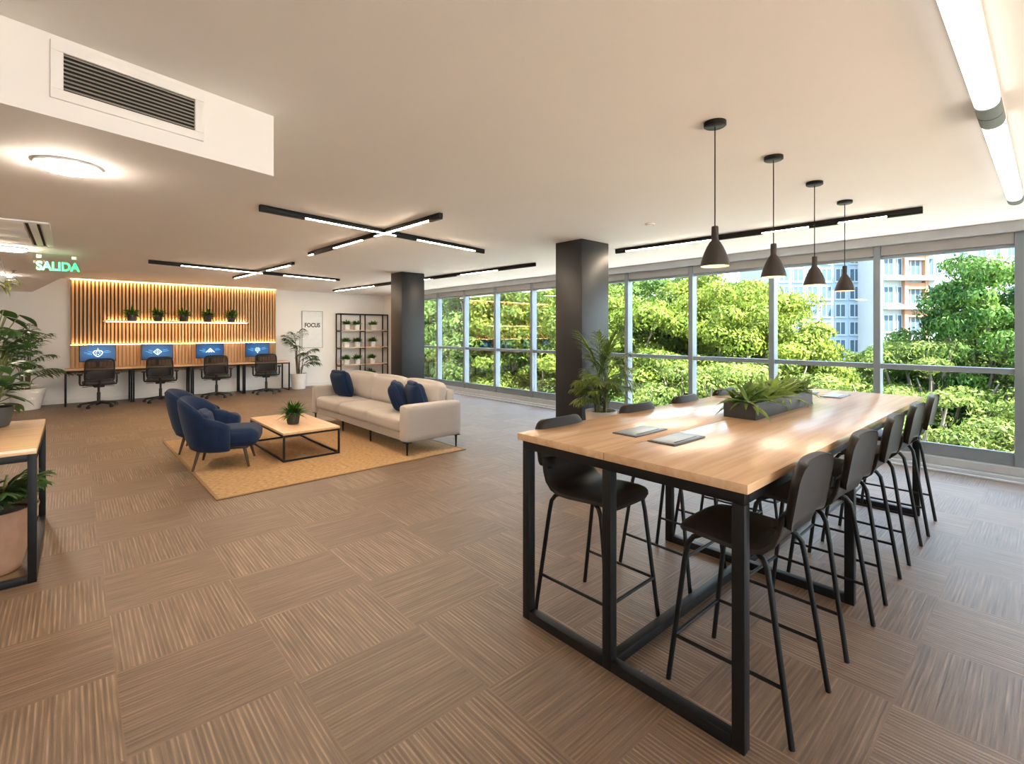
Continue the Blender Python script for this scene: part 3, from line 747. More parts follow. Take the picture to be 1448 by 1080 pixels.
def armchair():
    r = thing('armchair', '', 'armchair', (0, 0, ZR), 0, 'navy armchairs on the rug')
    # local: faces +X. shell round the seat: angle a measured from straight behind
    def wrap(a0, a1, hf, rin, th, lean, n=22, zb=.20):
        vs = []; fs = []; ring = []
        prof_n = 12
        for i in range(n+1):
            a = a0+(a1-a0)*i/n; h = hf(a)
            e = 1.0
            ends = min(i, n-i)
            if ends < 3: e = (.45, .78, .94)[ends]
            cx_, cy_ = -math.cos(a), math.sin(a)
            pr = []
            H = h-zb
            for k in range(prof_n):
                b = k/prof_n*2*PI
                # rounded upright section: thickness direction (radial) and height
                rr = math.copysign(abs(math.cos(b))**.45, math.cos(b))*th/2*e; zz = math.copysign(abs(math.sin(b))**.75, math.sin(b))*H/2*(.93+.07*e)
                z = zb + H/2 + zz
                rad = rin(a) + th/2 + rr + lean*(z-zb)*max(0, math.cos(a))**.5 - .10*max(0, (.36-z))
                pr.append((cx_*rad*1.0, cy_*rad*1.06, z))
            vs += pr
        for i in range(n):
            for k in range(prof_n):
                fs.append((i*prof_n+k, i*prof_n+(k+1) % prof_n, (i+1)*prof_n+(k+1) % prof_n, (i+1)*prof_n+k))
        fs += [tuple(range(prof_n))[::-1], tuple(n*prof_n+k for k in range(prof_n))]
        return PM().add(vs, fs)
    back_h = lambda a: .80 - .19*min(1, abs(a)/1.25)**2.6
    wrap(-1.22, 1.22, back_h, lambda a: .245+.02*abs(a), .10, .20, 28).build('backrest', 'navy', r, ang=60)
    for s_ in (-1, 1):
        arm_h = lambda a: .605 - .10*max(0, (abs(a)-1.0)/.9)**1.6
        g0, g1 = (1.02, 1.93) if s_ > 0 else (-1.93, -1.02)
        wrap(g0, g1, arm_h, lambda a: .262+.022*max(0, abs(a)-1.2), .105, .12, 18).build('armrest', 'navy', r, ang=60)
    PM().soft((.075, 0, .325), (.62, .56, .20), .085, .012, 12).build('seat', 'navy', r, ang=70)
    PM().soft((-.20, 0, .50), (.13, .40, .24), .06, .03, 10, Matrix.Rotation(-.22, 3, 'Y')).build('lumbar_cushion', 'navy', r, ang=70)
    PM().soft((.04, 0, .225), (.50, .48, .04), .02, 0, 6).build('under_frame', 'blackplastic', r)
    for sx, sy in ((1, 1), (1, -1), (-1, 1), (-1, -1)):
        x, y = (.24 if sx > 0 else -.20), sy*.20
        PM().tube([(x+sx*.055, y+sy*.06, 0), (x, y, .235)], [.0115, .021], 10).build('leg', 'darkwood', r)
    return r
ac = armchair(); ac.location = (1.31, 6.50, ZR); ac.rotation_euler = (0, 0, -.36); ac['label'] = 'nearer navy armchair with curved arms and dark wooden legs'
dup(ac, (1.31, 7.50, ZR), -.30, 'farther navy armchair, partly hidden behind the nearer one')

def coffee_table():
    x0, x1, y0, y1, h = 1.84, 2.52, 6.06, 7.50, .345
    r = thing('coffee_table', 'low wooden coffee table with a black box frame on the rug', 'coffee table', ((x0+x1)/2, (y0+y1)/2, ZR))
    hx, hy = (x1-x0)/2, (y1-y0)/2; w = .022
    PM().span((-hx, -hy, h-.028), (hx, hy, h), .003).build('tabletop', 'oak_y', r)
    zt = h-.029
    for sx in (-1, 1):
        for sy in (-1, 1): PM().box((sx*(hx-w/2), sy*(hy-w/2), zt/2), (w, w, zt), .001).build('leg', 'black', r)
        for z in (w/2, zt-w/2): PM().box((sx*(hx-w/2), 0, z), (w, 2*hy-2*w, w), .001).build('rail', 'black', r)
    for sy in (-1, 1):
        for z in (w/2, zt-w/2): PM().box((0, sy*(hy-w/2), z), (2*hx-2*w, w, w), .001).build('rail', 'black', r)
coffee_table()

# ------------------------------------------------------------------ plants
def pot_round(r, rt, rb, h, m, soil=True, sq=0):
    PM().lathe([(0, 0), (rb*.9, 0), (rb, .008), (rt, h-.01), (rt, h), (rt*.92, h), (rt*.90, h-.03), (rt*.88, h-.05), (0, h-.05)], 32, sq=sq).build('pot', m, r)
    PM().lathe([(rt*.895, h-.036), (rt*.5, h-.028), (0, h-.024)], 24, sq=sq).build('soil', 'soil', r)
def bushy(name, lab, cat, loc, rt, h, potm, leaf, n, L, w, seed, group=None, sq=0, rb=None, els=(.2, 1.5), wall=0):
    r = thing(name, lab, cat, loc, 0, group); R = random.Random(seed)
    pot_round(r, rt, rb or rt*.8, h, potm, True, sq); q = PM()
    for k in range(n):
        az = R.uniform(0, 2*PI)
        q.blade((R.uniform(-.4, .4)*rt, R.uniform(-.4, .4)*rt, h-.03), az, R.uniform(*els), R.uniform(.65, 1)*L*(1-wall*max(0, math.sin(az))), w*R.uniform(.8, 1.2), R.uniform(.3, 1.5), 5, .35, .03, .75)
    q.build('foliage', leaf, r); return r
bushy('potted_plant', 'small leafy plant in a dark grey pot on the coffee table', 'plant', (2.13, 6.62, ZR+.3455), .088, .15, 'darkpot', 'fern', 110, .25, .030, 11)

def kentia(name, lab, loc, rt, rb, h, H, seed, potm='whitepot', leaf='palm', n=15, spread=1.0, rot=0):
    r = thing(name, lab, 'plant', loc, rot); R = random.Random(seed)
    pot_round(r, rt, rb, h, potm); q = PM(); st_ = PM()
    for k in range(n):
        az = k*2.4+R.uniform(-.3, .3); hh = h + (H-h)*(.12+.62*((k*7 % n)/n)**1.0)
        b0 = (R.uniform(-.06, .06), R.uniform(-.06, .06), h-.03); b1 = (b0[0]*1.6+.03*math.cos(az), b0[1]*1.6+.03*math.sin(az), hh)
        st_.tube([b0, ((b0[0]+b1[0])/2, (b0[1]+b1[1])/2, (b0[2]+hh)/2), b1], [.013, .010, .006], 6)
        up = ((k*7 % n)/n)
        q.frond(b1, az, .75+.6*up, (.62-.12*up)*spread*(H-h)/1.35, 1.25-.35*up, 13, .27*(H-h)/1.35, .042, .12, .05, .9, 9, R)
    q.build('foliage', leaf, r); st_.build('stem', 'cane', r); return r
kentia('potted_palm', 'bushy dark green palm in a white pot left of the desks', (-.68, 13.70, 0), .285, .20, .42, 1.74, 5)
kentia('potted_palm', 'slender dark green palm in a white pot right of the desks', (4.56, 13.72, 0), .215, .17, .42, 1.72, 21, n=11, spread=.92)
def areca(lab, loc, seed):
    r = thing('potted_palm', lab, 'plant', loc); R = random.Random(seed); h = .63
    pot_round(r, .185, .125, h, 'palepot'); q = PM(); st_ = PM()
    for k in range(7):
        a = k*2.4; b0 = (.06*math.cos(a), .06*math.sin(a), h-.03); b1 = (.075*math.cos(a), .075*math.sin(a), h+.34+.05*(k % 3))
        st_.tube([b0, b1], [.015, .010], 7)
        for j in range(6):
            az = a + j*2.5+R.uniform(-.3, .3); t_ = R.uniform(.15, 1.0)
            z0 = b0[2] + (b1[2]-b0[2])*t_; up = R.random()
            q.frond((b0[0]+(b1[0]-b0[0])*t_, b0[1]+(b1[1]-b0[1])*t_, z0), az, .75+.55*up, (.46+.10*up)*(1-.50*max(0, math.sin(az))), 1.45-.5*up, 15, .17, .016, .25, .1, .9, 10, R)
    for j in range(7): q.frond((R.uniform(-.04, .04), R.uniform(-.04, .04), h+.36), j*.9, 1.32, .62, .45, 17, .23, .018, .25, .15, .5, 10, R)
    q.build('foliage', 'areca', r); st_.build('stem', 'stem', r)
areca('feathery palm in a tall pale pot beside the large charcoal column', (4.60, 3.55, 0), 9)

# left foreground: table with two plants
def side_table():
    x0, x1, y0, y1, h = -1.55, -.165, 4.22, 5.60, .83
    r = thing('side_table', 'wooden-topped table with a black frame at the left edge', 'table', ((x0+x1)/2, (y0+y1)/2, 0))
    hx, hy = (x1-x0)/2, (y1-y0)/2; w = .042
    PM().span((-hx, -hy, h-.035), (hx, hy, h), .003).build('tabletop', 'oak', r); zt = h-.036
    for sx in (-1, 1):
        for sy in (-1, 1): PM().box((sx*(hx-w/2), sy*(hy-w/2), zt/2), (w, w, zt), .002).build('leg', 'black', r)
        for z in (w/2, zt-w/2): PM().box((sx*(hx-w/2), 0, z), (w, 2*hy-2*w, w), .002).build('rail', 'black', r)
    for sy in (-1, 1):
        for z in (w/2, zt-w/2): PM().box((0, sy*(hy-w/2), z), (2*hx-2*w, w, w), .002).build('rail', 'black', r)
side_table()
def floor_plant():
    r = thing('floor_plant', 'arching green plant in a large pinkish clay pot under the left table', 'plant', (-.39, 4.58, 0)); R = random.Random(4)
    pot_round(r, .225, .14, .41, 'terracotta'); q = PM(); st_ = PM()
    for k in range(17):
        az = -.2 + k*2.4; 
        q.frond((R.uniform(-.05, .05), R.uniform(-.05, .05), .38), az, R.uniform(.9, 1.4), R.uniform(.28, .37), R.uniform(.7, 1.2), 12, .14, .030, .25, .05, .8, 9, R)
    for k in range(5): st_.tube([(R.uniform(-.05, .05), R.uniform(-.05, .05), .37), (R.uniform(-.07, .07), R.uniform(-.07, .07), .60)], [.012, .008], 6)
    q.build('foliage', 'jungle', r); st_.build('stem', 'stem', r)
floor_plant()
def table_plant():
    r = thing('table_plant', 'tall jungly plant in a dark pot on the left table', 'plant', (-.46, 5.36, .8305)); R = random.Random(8)
    pot_round(r, .13, .10, .15, 'darkpot'); q = PM(); st_ = PM(); big = PM()
    for k in range(18):
        az = k*2.4; hh = R.uniform(.18, .72)
        b1 = (.07*math.cos(az), .07*math.sin(az), hh); st_.tube([(b1[0]*.4, b1[1]*.4, .12), b1], [.007, .004], 6)
        q.frond(b1, az, R.uniform(.35, 1.2), R.uniform(.20, .30), R.uniform(.7, 1.4), 11, .13, .030, .15, .05, .8, 9, R)
    for k in range(85):
        az = R.uniform(0, 2*PI); hh = R.uniform(.14, .95); rr = R.uniform(.05, .20)
        b = (rr*math.cos(az), rr*math.sin(az), hh); st_.tube([(0, 0, max(.16, hh-.3)), b], .004, 5)
        big.blade(b, az, R.uniform(-.2, .6), R.uniform(.13, .21), R.uniform(.075, .11), R.uniform(.5, 1.2), 6, .15, .02, .9)
    q.build('foliage', 'jungle', r); big.build('broad_foliage', 'jungle', r); st_.build('stem', 'stem', r)
    for k in range(7):
        a = R.uniform(-1.2, .6); c = Vector((.22*math.cos(a)+R.uniform(-.03, .03), .22*math.sin(a), R.uniform(.18, .36))); fl = PM()
        for j in range(5): fl.blade(c, j*1.257, .3, .032, .022, .4, 3, .2, .1, .8)
        fl.build('flower', 'whitepot', r)
table_plant()
def hanging_plant():
    x, y = at_z(-14, 330, ZS)
    r = thing('hanging_plant', 'yellow-green trailing plant hanging at the left edge', 'plant', (x, y, ZS)); R = random.Random(2)
    PM().lathe([(0, -.46), (.07, -.46), (.10, -.36), (.10, -.35), (.09, -.35), (.085, -.37), (0, -.37)], 24).build('pot', 'whitepot', r)
    h = PM()
    for k in range(3): h.tube([(.095*math.cos(k*2.1), .095*math.sin(k*2.1), -.352), (0, 0, -.004)], .0025, 5)
    h.lathe([(.025, -.001), (.025, -.008), (0, -.01)], 14).build('hanger', 'grille', r)
    q = PM()
    for k in range(60):
        az = R.uniform(0, 2*PI); rr = R.uniform(.03, .14)
        q.blade((rr*math.cos(az), rr*math.sin(az), -.34-R.uniform(0, .10)), az, R.uniform(-.4, .9), R.uniform(.08, .16), .028, R.uniform(.8, 1.8), 5, .25, .03, .8)
    q.build('foliage', 'lightleaf', r)
hanging_plant()

# ================================================================== BACK WALL: SLATS, SHELF, DESKS
def slat_wall():
    x0, x1 = -.03, 4.11; w = x1-x0; cx = (x0+x1)/2; yb = YB-.001
    r = thing('slat_panel', 'wide vertical oak slat wall panel lit by warm strips behind the desks', 'wall panel', (cx, yb, 0))
    PM().span((-w/2, -.016, .62), (w/2, 0, ZC-.006)).build('backing_board', 'slatback', r)
    n = 62; q = PM(); lo = PM()
    for i in range(n):
        x = -w/2 + w*(i+.5)/n
        q.span((x-.019, -.050, 1.285), (x+.019, -.016, ZC-.02), .003)
    q.build('slats', 'slat', r)
    m = 62
    for i in range(m):
        x = -w/2 + w*(i+.5)/m; lo.span((x-.029, -.085, .62), (x+.029, -.016, 1.262), .003)
    lo.build('lower_slats', 'slat', r)
    PM().span((-w/2-.014, -.088, .62), (-w/2, 0, ZC-.006), .002).span((w/2, -.088, .62), (w/2+.014, 0, ZC-.006), .002).build('side_trim', 'slat', r)
    PM().span((-w/2, -.068, 1.2622), (w/2, -.054, 1.266), .001).build('light_strip', 'strip_on', r)
    PM().span((-w/2, -.084, ZC-.0075), (w/2, -.062, ZC-.003), .001).build('light_strip', 'strip_on', r)
slat_wall()
def wall_shelf():
    x0, x1 = .50, 3.43; z = 1.775
    r = thing('wall_shelf', 'long thin oak wall shelf with a light strip underneath', 'shelf', ((x0+x1)/2, YB-.052, z)); w = (x1-x0)/2
    PM().span((-w, -.24, 0), (w, 0, .028), .002).build('board', 'oak', r)
    PM().span((-w+.05, -.200, -.007), (w-.05, -.185, -.0005), .001).build('light_strip', 'strip_on', r)
    PM().span((-w+.05, -.030, .0285), (w-.05, -.016, .032), .001).build('light_strip', 'strip_on', r)
wall_shelf()
ord_ = ('leftmost of the five', 'second from left of the five', 'middle one of the five', 'second from right of the five', 'rightmost of the five')
for i, X in enumerate((1.005, 1.49, 1.995, 2.50, 3.02)):
    bushy('potted_fern', 'fern in dark pot on the slatted wall shelf, ' + ord_[i], 'plant', (X, YB-.052-.135, 1.8035), .105, .165, 'darkpot', 'fern', 120, .26, .040, 30+i, 'ferns on the wall shelf', els=(.25, 1.5), wall=.65)

DB = (-.13, .985, 2.10, 3.20, 4.30); DYF, DYB, DZ = 13.60, 14.205, .765
dl = ('leftmost oak-topped desk with black legs against the slatted wall', 'second desk from the left against the slatted wall', 'third desk from the left against the slatted wall', 'rightmost desk, beside the slender palm')
for i in range(4):
    x0, x1 = DB[i]+.003, DB[i+1]-.003; hx, hy = (x1-x0)/2, (DYB-DYF)/2; w = .032
    r = thing('desk', dl[i], 'desk', ((x0+x1)/2, (DYF+DYB)/2, 0), 0, 'desks along the slatted wall')
    PM().span((-hx, -hy, DZ-.028), (hx, hy, DZ), .002).build('desktop', 'oak', r); zt = DZ-.0285
    for sx in (-1, 1):
        x = sx*(hx-w/2)
        for sy in (-1, 1): PM().box((x, sy*(hy-w/2), zt/2), (w, w, zt), .002).build('leg', 'black', r)
        for z in (.012, zt-w/2): PM().box((x, 0, z), (w, 2*hy-2*w, .024 if z < .1 else w), .002).build('rail', 'black', r)
    for sy in (-1, 1): PM().box((0, sy*(hy-w/2), zt-w/2), (2*hx-2*w, w, w), .002).build('rail', 'black', r)

def emblem(k):
    q = PM(); w = PM()
    def poly(pts, y=-.0035): q.add([(x, y, z) for x, z in pts], [tuple(range(len(pts)))])
    def ring(pts, t):
        n = len(pts); inn = [(x*(1-t), z*(1-t)) for x, z in pts]
        q.add([(x, -.0035, z) for x, z in pts] + [(x, -.0035, z) for x, z in inn], [(i, (i+1) % n, n+(i+1) % n, n+i) for i in range(n)])
    if k == 0:
        ring([(-.09, .02), (-.06, .055), (0, .07), (.06, .055), (.09, .02), (.07, -.03), (.03, -.07), (0, -.085), (-.03, -.07), (-.07, -.03)], .2)
        for a in range(6): poly([(.035*math.cos(a)+.011*math.cos(b*1.57), .005+.035*math.sin(a)+.011*math.sin(b*1.57)) for b in range(4)])
        poly([(-.008, .075), (.008, .075), (0, .115)])
    elif k == 1:
        ring([(-.085, 0), (0, .075), (.085, 0), (0, -.075)], .22)
        for a, b in ((-.028, 0), (.028, 0), (0, .028), (0, -.028), (0, 0)): poly([(a-.011, b), (a, b+.011), (a+.011, b), (a, b-.011)])
    elif k == 2:
        poly([(-.10, -.04), (0, .065), (.10, -.04), (.075, -.04), (0, .035), (-.075, -.04)])
        poly([(-.045, -.04), (0, .012), (.045, -.04), (.025, -.04), (0, -.012), (-.025, -.04)])
    else:
        for i in range(-2, 3):
            for j in range(-2, 3):
                if abs(i)+abs(j) < 4: poly([(i*.026-.009, j*.024), (i*.026, j*.024+.009), (i*.026+.009, j*.024), (i*.026, j*.024-.009)])
        poly([(-.012, -.085), (.012, -.085), (.006, -.055), (-.006, -.055)])
    for s_, zz, L in ((-1, .0, .13), (1, .01, .12), (-1, -.03, .08), (1, .04, .09), (-1, .03, .07)):
        x = s_*.10; w.add([(x, -.003, zz), (x+s_*L, -.003, zz+.018), (x+s_*L*.95, -.003, zz+.013), (x, -.003, zz-.006)], [(0, 1, 2, 3)])
    return q, w
ml = ('leftmost monitor with a pale badge emblem on a blue screen', 'second monitor from the left, pale diamond emblem on its blue screen', 'third monitor from the left, pale chevron emblem on its blue screen', 'rightmost monitor, pale dotted emblem on its blue screen')
for i, (xa, xb) in enumerate(((.104, .713), (1.164, 1.764), (2.217, 2.819), (3.298, 3.875))):
    r = thing('monitor', ml[i], 'monitor', ((xa+xb)/2, 13.905, DZ+.0005), 0, 'blue-screened monitors on the desks'); hw = (xb-xa)/2; zc = .32; hh = .183
    PM().span((-hw, 0, zc-hh), (hw, .028, zc+hh), .005).build('casing', 'blackplastic', r)
    s = PM().span((-hw+.010, -.0015, -hh+.013), (hw-.010, .0005, hh-.010)).build('screen', 'screen', r, (0, 0, zc), smooth=False)
    q, w = emblem(i)
    q.build('emblem', 'screenline', s, (0, 0, 0), smooth=False); w.build('emblem_wisp', 'screenmid', s, (0, 0, 0), smooth=False)
    PM().span((-.03, .028, .02), (.03, .048, zc), .004).build('stand_arm', 'blackplastic', r)
    PM().span((-.12, -.06, 0), (.12, .13, .012), .004).build('stand_base', 'blackplastic', r)

def office_chair():
    r = thing('office_chair', '', 'office chair', (0, 0, 0), 0, 'black mesh office chairs at the desks')
    bs = PM().lathe([(0, .055), (.045, .055), (.05, .075), (.045, .115), (.033, .125), (0, .125)], 20)
    for k in range(5):
        a = k*2*PI/5+.3; bs.tube([(.03*math.cos(a), .03*math.sin(a), .10), (.17*math.cos(a), .17*math.sin(a), .088), (.31*math.cos(a), .31*math.sin(a), .066)], [.030, .021, .014], 8)
    base = bs.build('star_base', 'blackplastic', r)
    for k in range(5):
        a = k*2*PI/5+.3; c = PM(); t = (-math.sin(a), math.cos(a))
        for s_ in (-1, 1):
            x, y = .31*math.cos(a)+t[0]*.013*s_, .31*math.sin(a)+t[1]*.013*s_
            c.tube([(x-t[0]*.009, y-t[1]*.009, .029), (x+t[0]*.009, y+t[1]*.009, .029)], .029, 14)
        c.tube([(.31*math.cos(a), .31*math.sin(a), .03), (.31*math.cos(a), .31*math.sin(a), .064)], .007, 6).build('caster', 'blackplastic', base)
    PM().tube([(0, 0, .12), (0, 0, .30)], .030, 14).tube([(0, 0, .30), (0, 0, .43)], .020, 14).build('gas_column', 'blackplastic', r)
    PM().box((0, -.01, .435), (.17, .26, .05), .012).build('tilt_mechanism', 'blackplastic', r)
    for s_ in (-1, 1): PM().tube([(s_*.08, .03, .425), (s_*.23, .03, .418)], .006, 6).box((s_*.235, .03, .418), (.05, .02, .010), .003).build('lever', 'blackplastic', r)
    PM().soft((0, .02, .497), (.49, .47, .085), .04, .008, 9).build('seat', 'blackplastic', r)
    # back: leaning frame with a mesh sheet
    def bp(x, z): return (x, -.215 - .10*max(0, (z-.52)/.5)**1.2 + .06*(x/.24)**2, z)
    pts = []
    for i in range(41):
        a = i/40*2*PI; x = .232*math.copysign(abs(math.cos(a))**.35, math.cos(a)); z = .755+.245*math.copysign(abs(math.sin(a))**.35, math.sin(a)); pts.append(bp(x*(1-.06*(z-.75)), z))
    b = PM().tube(pts, .014, 8, cap=False).tube([bp(-.23, .60), bp(0, .595), bp(.23, .60)], .016, 8).tube([(0, -.06, .43), (0, -.20, .47), (0, -.245, .56)], [.026, .024, .020], 8).build('backrest', 'blackplastic', r)
    g = PM(); n = 10; vs = [bp(-.225+.45*i/n, .525+.46*j/n) for j in range(n+1) for i in range(n+1)]
    g.add(vs, [(j*(n+1)+i, j*(n+1)+i+1, (j+1)*(n+1)+i+1, (j+1)*(n+1)+i) for j in range(n) for i in range(n)]); g.build('mesh_sheet', 'chairmesh', b)
    g = PM().shell([(-.235, .60), (-.25, .68), (-.262, .76)], [.20, .205, .20], .022, .05, 8).build('lumbar_pad', 'blackplastic', b)
    for s_ in (-1, 1):
        a = PM().tube([(s_*.22, .0, .455), (s_*.285, .0, .465), (s_*.295, .0, .50), (s_*.295, -.01, .665)], [.016, .018, .018, .016], 8)
        a = a.build('armrest', 'blackplastic', r); PM().soft((s_*.295, .01, .680), (.085, .24, .032), .015, 0, 5).build('arm_pad', 'blackplastic', a)
    return r
oc = office_chair()
ol = ('leftmost black mesh office chair', 'second black mesh office chair from the left', 'third black mesh office chair from the left', 'rightmost black mesh office chair')
for i, (X, rz) in enumerate(((.40, .06), (1.45, -.16), (2.53, -.22), (3.62, -.28))):
    if i == 0: oc.location = (X, 13.22, 0); oc.rotation_euler = (0, 0, rz); oc['label'] = ol[0]
    else: dup(oc, (X, 13.26, 0), rz, ol[i])

# poster
r = thing('poster', 'white framed poster with bold lettering on the back wall', 'poster', (5.13, YB-.001, 1.615))
w, h = .295, .53; t = .012
PM().span((-w, -.022, h-t), (w, 0, h)).span((-w, -.022, -h), (w, 0, -h+t)).span((-w, -.022, -h+t), (-w+t, 0, h-t)).span((w-t, -.022, -h+t), (w, 0, h-t)).build('frame', 'frame', r, smooth=False)
PM().span((-w+t, -.010, -h+t), (w-t, -.002, h-t)).build('print', 'poster', r, smooth=False)
text('lettering', 'FOCUS', .165, 'ink', r, (.0, -.0115, .12), (PI/2, 0, 0), .001, .84, None, .035)

# bookshelf
def bookcase():
    x0, x1, y0, y1, H = 5.80, 7.32, 13.90, 14.262, 2.09
    r = thing('open_shelving', 'tall open shelving unit with black frame and oak shelves', 'shelving', ((x0+x1)/2, (y0+y1)/2, 0))
    hx, hy = (x1-x0)/2, (y1-y0)/2; w = .030
    for x in (-hx+w/2, 0, hx-w/2):
        for y in (-hy+w/2, hy-w/2): PM().box((x, y, H/2), (w, w, H), .002).build('post', 'black', r)
        for z in (H-w/2, 1.56, 1.05, .54, .06): PM().box((x, 0, z), (w, 2*hy-2*w, w), .001).build('side_rail', 'black', r)
    for z in (1.575, 1.065, .555, .075):
        for a, b in ((-hx+w, -w/2), (w/2, hx-w)):
            PM().span((a, -hy+.004, z), (b, hy-.004, z+.028), .002).build('shelf', 'oak', r)
    for a, b in ((-hx+w, -w/2), (w/2, hx-w)):
        for y in (-hy+w/2, hy-w/2): PM().span((a, y-w/2, H-w), (b, y+w/2, H), .001).build('top_rail', 'black', r)
    cx, cy = (x0+x1)/2, (y0+y1)/2
    cols = (-.52, -.20, .30); rows = ((1.6035, 'top'), (1.0935, 'middle'), (.5835, 'lower'))
    nm = ('left', 'centre', 'right'); k = 0
    for z, rn in rows:
        for c, cn in zip(cols, nm):
            bushy('potted_plant', 'leafy plant in a square white pot, %s of three on the %s shelf' % (cn, rn), 'plant', (cx+c+rnd.uniform(-.03, .03), cy-.06, z), .080, .16, 'whitepot', 'fern', 120, .215, .045, 60+k, 'white-potted plants on the open shelving', 6, .072, (.75, 1.5)); k += 1
    bushy('potted_plant', 'leafy plant low on the bottom shelf, just above the sofa back', 'plant', (cx+.24, cy-.06, .1035), .085, .16, 'whitepot', 'fern', 90, .29, .050, 80, 'white-potted plants on the open shelving', 6, .076, (.4, 1.5))
bookcase()

# ================================================================== OUTSIDE
ZG = -7.0
struct('ground', PM().span((7.8, -60, ZG-.3), (220, 200, ZG)), 'lawn', 'green ground far below the windows')
struct('bounce_slab', PM().span((XW+.12, -16, -.65), (10.5, 22, -.38)), 'bounce_stone', 'unseen pale slab added below the windows to bounce sunlight onto the ceiling')  # added out of sight to throw sunlight up onto the ceiling
struct('bounce_deck', PM().span((-8, -12, -.65), (XW+.11, YR-.21, -.30)), 'bounce_deck', 'unseen timber boards added behind the viewer to bounce warm sunlight in')  # added out of sight; its warm boards tint the light bounced indoors
def tree_mesh(seed, R0, H, flat, npuff, nleaf, ll, lw, airy):
    g = np.random.default_rng(seed); rr = random.Random(seed)
    tv = PM(); pts = []
    zc = H - R0*flat
    # puffs over a dome
    C = []
    for i in range(npuff):
        a = i*2.39996 + g.uniform(-.3, .3); t = (i+.5)/npuff
        el = math.asin(min(1, 1-1.45*t)); k = g.uniform(.78, 1.0) if i % 4 else g.uniform(.35, .65)
        p = np.array([math.cos(el)*math.cos(a)*R0*k, math.cos(el)*math.sin(a)*R0*k, zc + math.sin(el)*R0*flat*k*(1 if el > 0 else 1.2)])
        C.append(p)
    C = np.array(C)
    fork = Vector((0, 0, H*.36)); tv.tube([(0, 0, 0), (.08, .05, H*.2), tuple(fork)], [.26, .21, .17], 9)
    for i, p in enumerate(C):
        if i % (1 if airy else 3): continue
        q = Vector(p); m = fork.lerp(q, .5) + Vector((g.uniform(-.3, .3), g.uniform(-.3, .3), g.uniform(-.1, .5)))
        m2 = fork.lerp(q, .78) + Vector((g.uniform(-.25, .25), g.uniform(-.25, .25), g.uniform(-.1, .3)))
        tv.tube([fork, m, m2, q], [.14, .095, .06, .02] if airy else [.11, .07, .04, .015], 6)
    P_ = []; N_ = []
    per = nleaf//npuff
    for i_, p in enumerate(C):
        if airy and i_ % 3 == 1: continue
        ra = g.uniform(.60, 1.0)*R0*(.28 if airy else .235); rz_ = ra*(g.uniform(.28, .42) if airy else g.uniform(.42, .62))
        d = g.normal(size=(per, 3)); d[:, 2] += .35; d /= np.linalg.norm(d, axis=1)[:, None]
        rad = g.uniform(.62, 1.05, (per, 1)) + .12*np.sin(d[:, :1]*9+p[0])*np.sin(d[:, 1:2]*8+p[1])
        P_.append(p + d*rad*np.array([ra, ra, rz_])); N_.append(d)
    P_ = np.concatenate(P_); N_ = np.concatenate(N_); n = len(P_)
    nn = N_*np.array([1, 1, 1.3]) + g.normal(size=(n, 3))*.55; nn /= np.linalg.norm(nn, axis=1)[:, None]
    ax = np.cross(nn, g.normal(size=(n, 3))); ax /= np.linalg.norm(ax, axis=1)[:, None]
    sd = np.cross(nn, ax); L = ll*g.uniform(.7, 1.3, (n, 1)); Wd = lw*g.uniform(.7, 1.3, (n, 1))
    V = np.stack([P_-ax*L/2, P_+sd*Wd/2+nn*.01, P_+ax*L/2, P_-sd*Wd/2+nn*.01], 1).reshape(-1, 3)
    me = bpy.data.meshes.new('foliage'); me.vertices.add(4*n); me.loops.add(4*n); me.polygons.add(n)
    me.vertices.foreach_set('co', V.astype(np.float32).ravel()); me.loops.foreach_set('vertex_index', np.arange(4*n, dtype=np.int32))
    me.polygons.foreach_set('loop_start', np.arange(0, 4*n, 4, dtype=np.int32)); me.polygons.foreach_set('loop_total', np.full(n, 4, np.int32)); me.update(calc_edges=True)
    return tv, me
def tree(name, seed, leaf, *a):
    tv, me = tree_mesh(seed, *a); r = thing(name, '', 'tree', (0, 0, ZG), 0, 'trees outside the windows')
    tv.build('trunk', 'bark', r); o = bpy.data.objects.new('foliage', me); COL.objects.link(o); me.materials.append(M[leaf]); o.parent = r; return r
TV = [tree('garden_tree', 1, 'tree_a', 3.2, 9.0, .80, 120, 60000, .135, .06, False),
      tree('garden_tree', 2, 'tree_b', 3.3, 9.0, .78, 120, 60000, .135, .062, False),
      tree('garden_tree', 3, 'tree_c', 3.4, 9.0, .62, 54, 22000, .15, .06, True),
      tree('garden_tree', 4, 'tree_d', 3.0, 9.0, 1.0, 110, 60000, .135, .062, False)]
used = set()
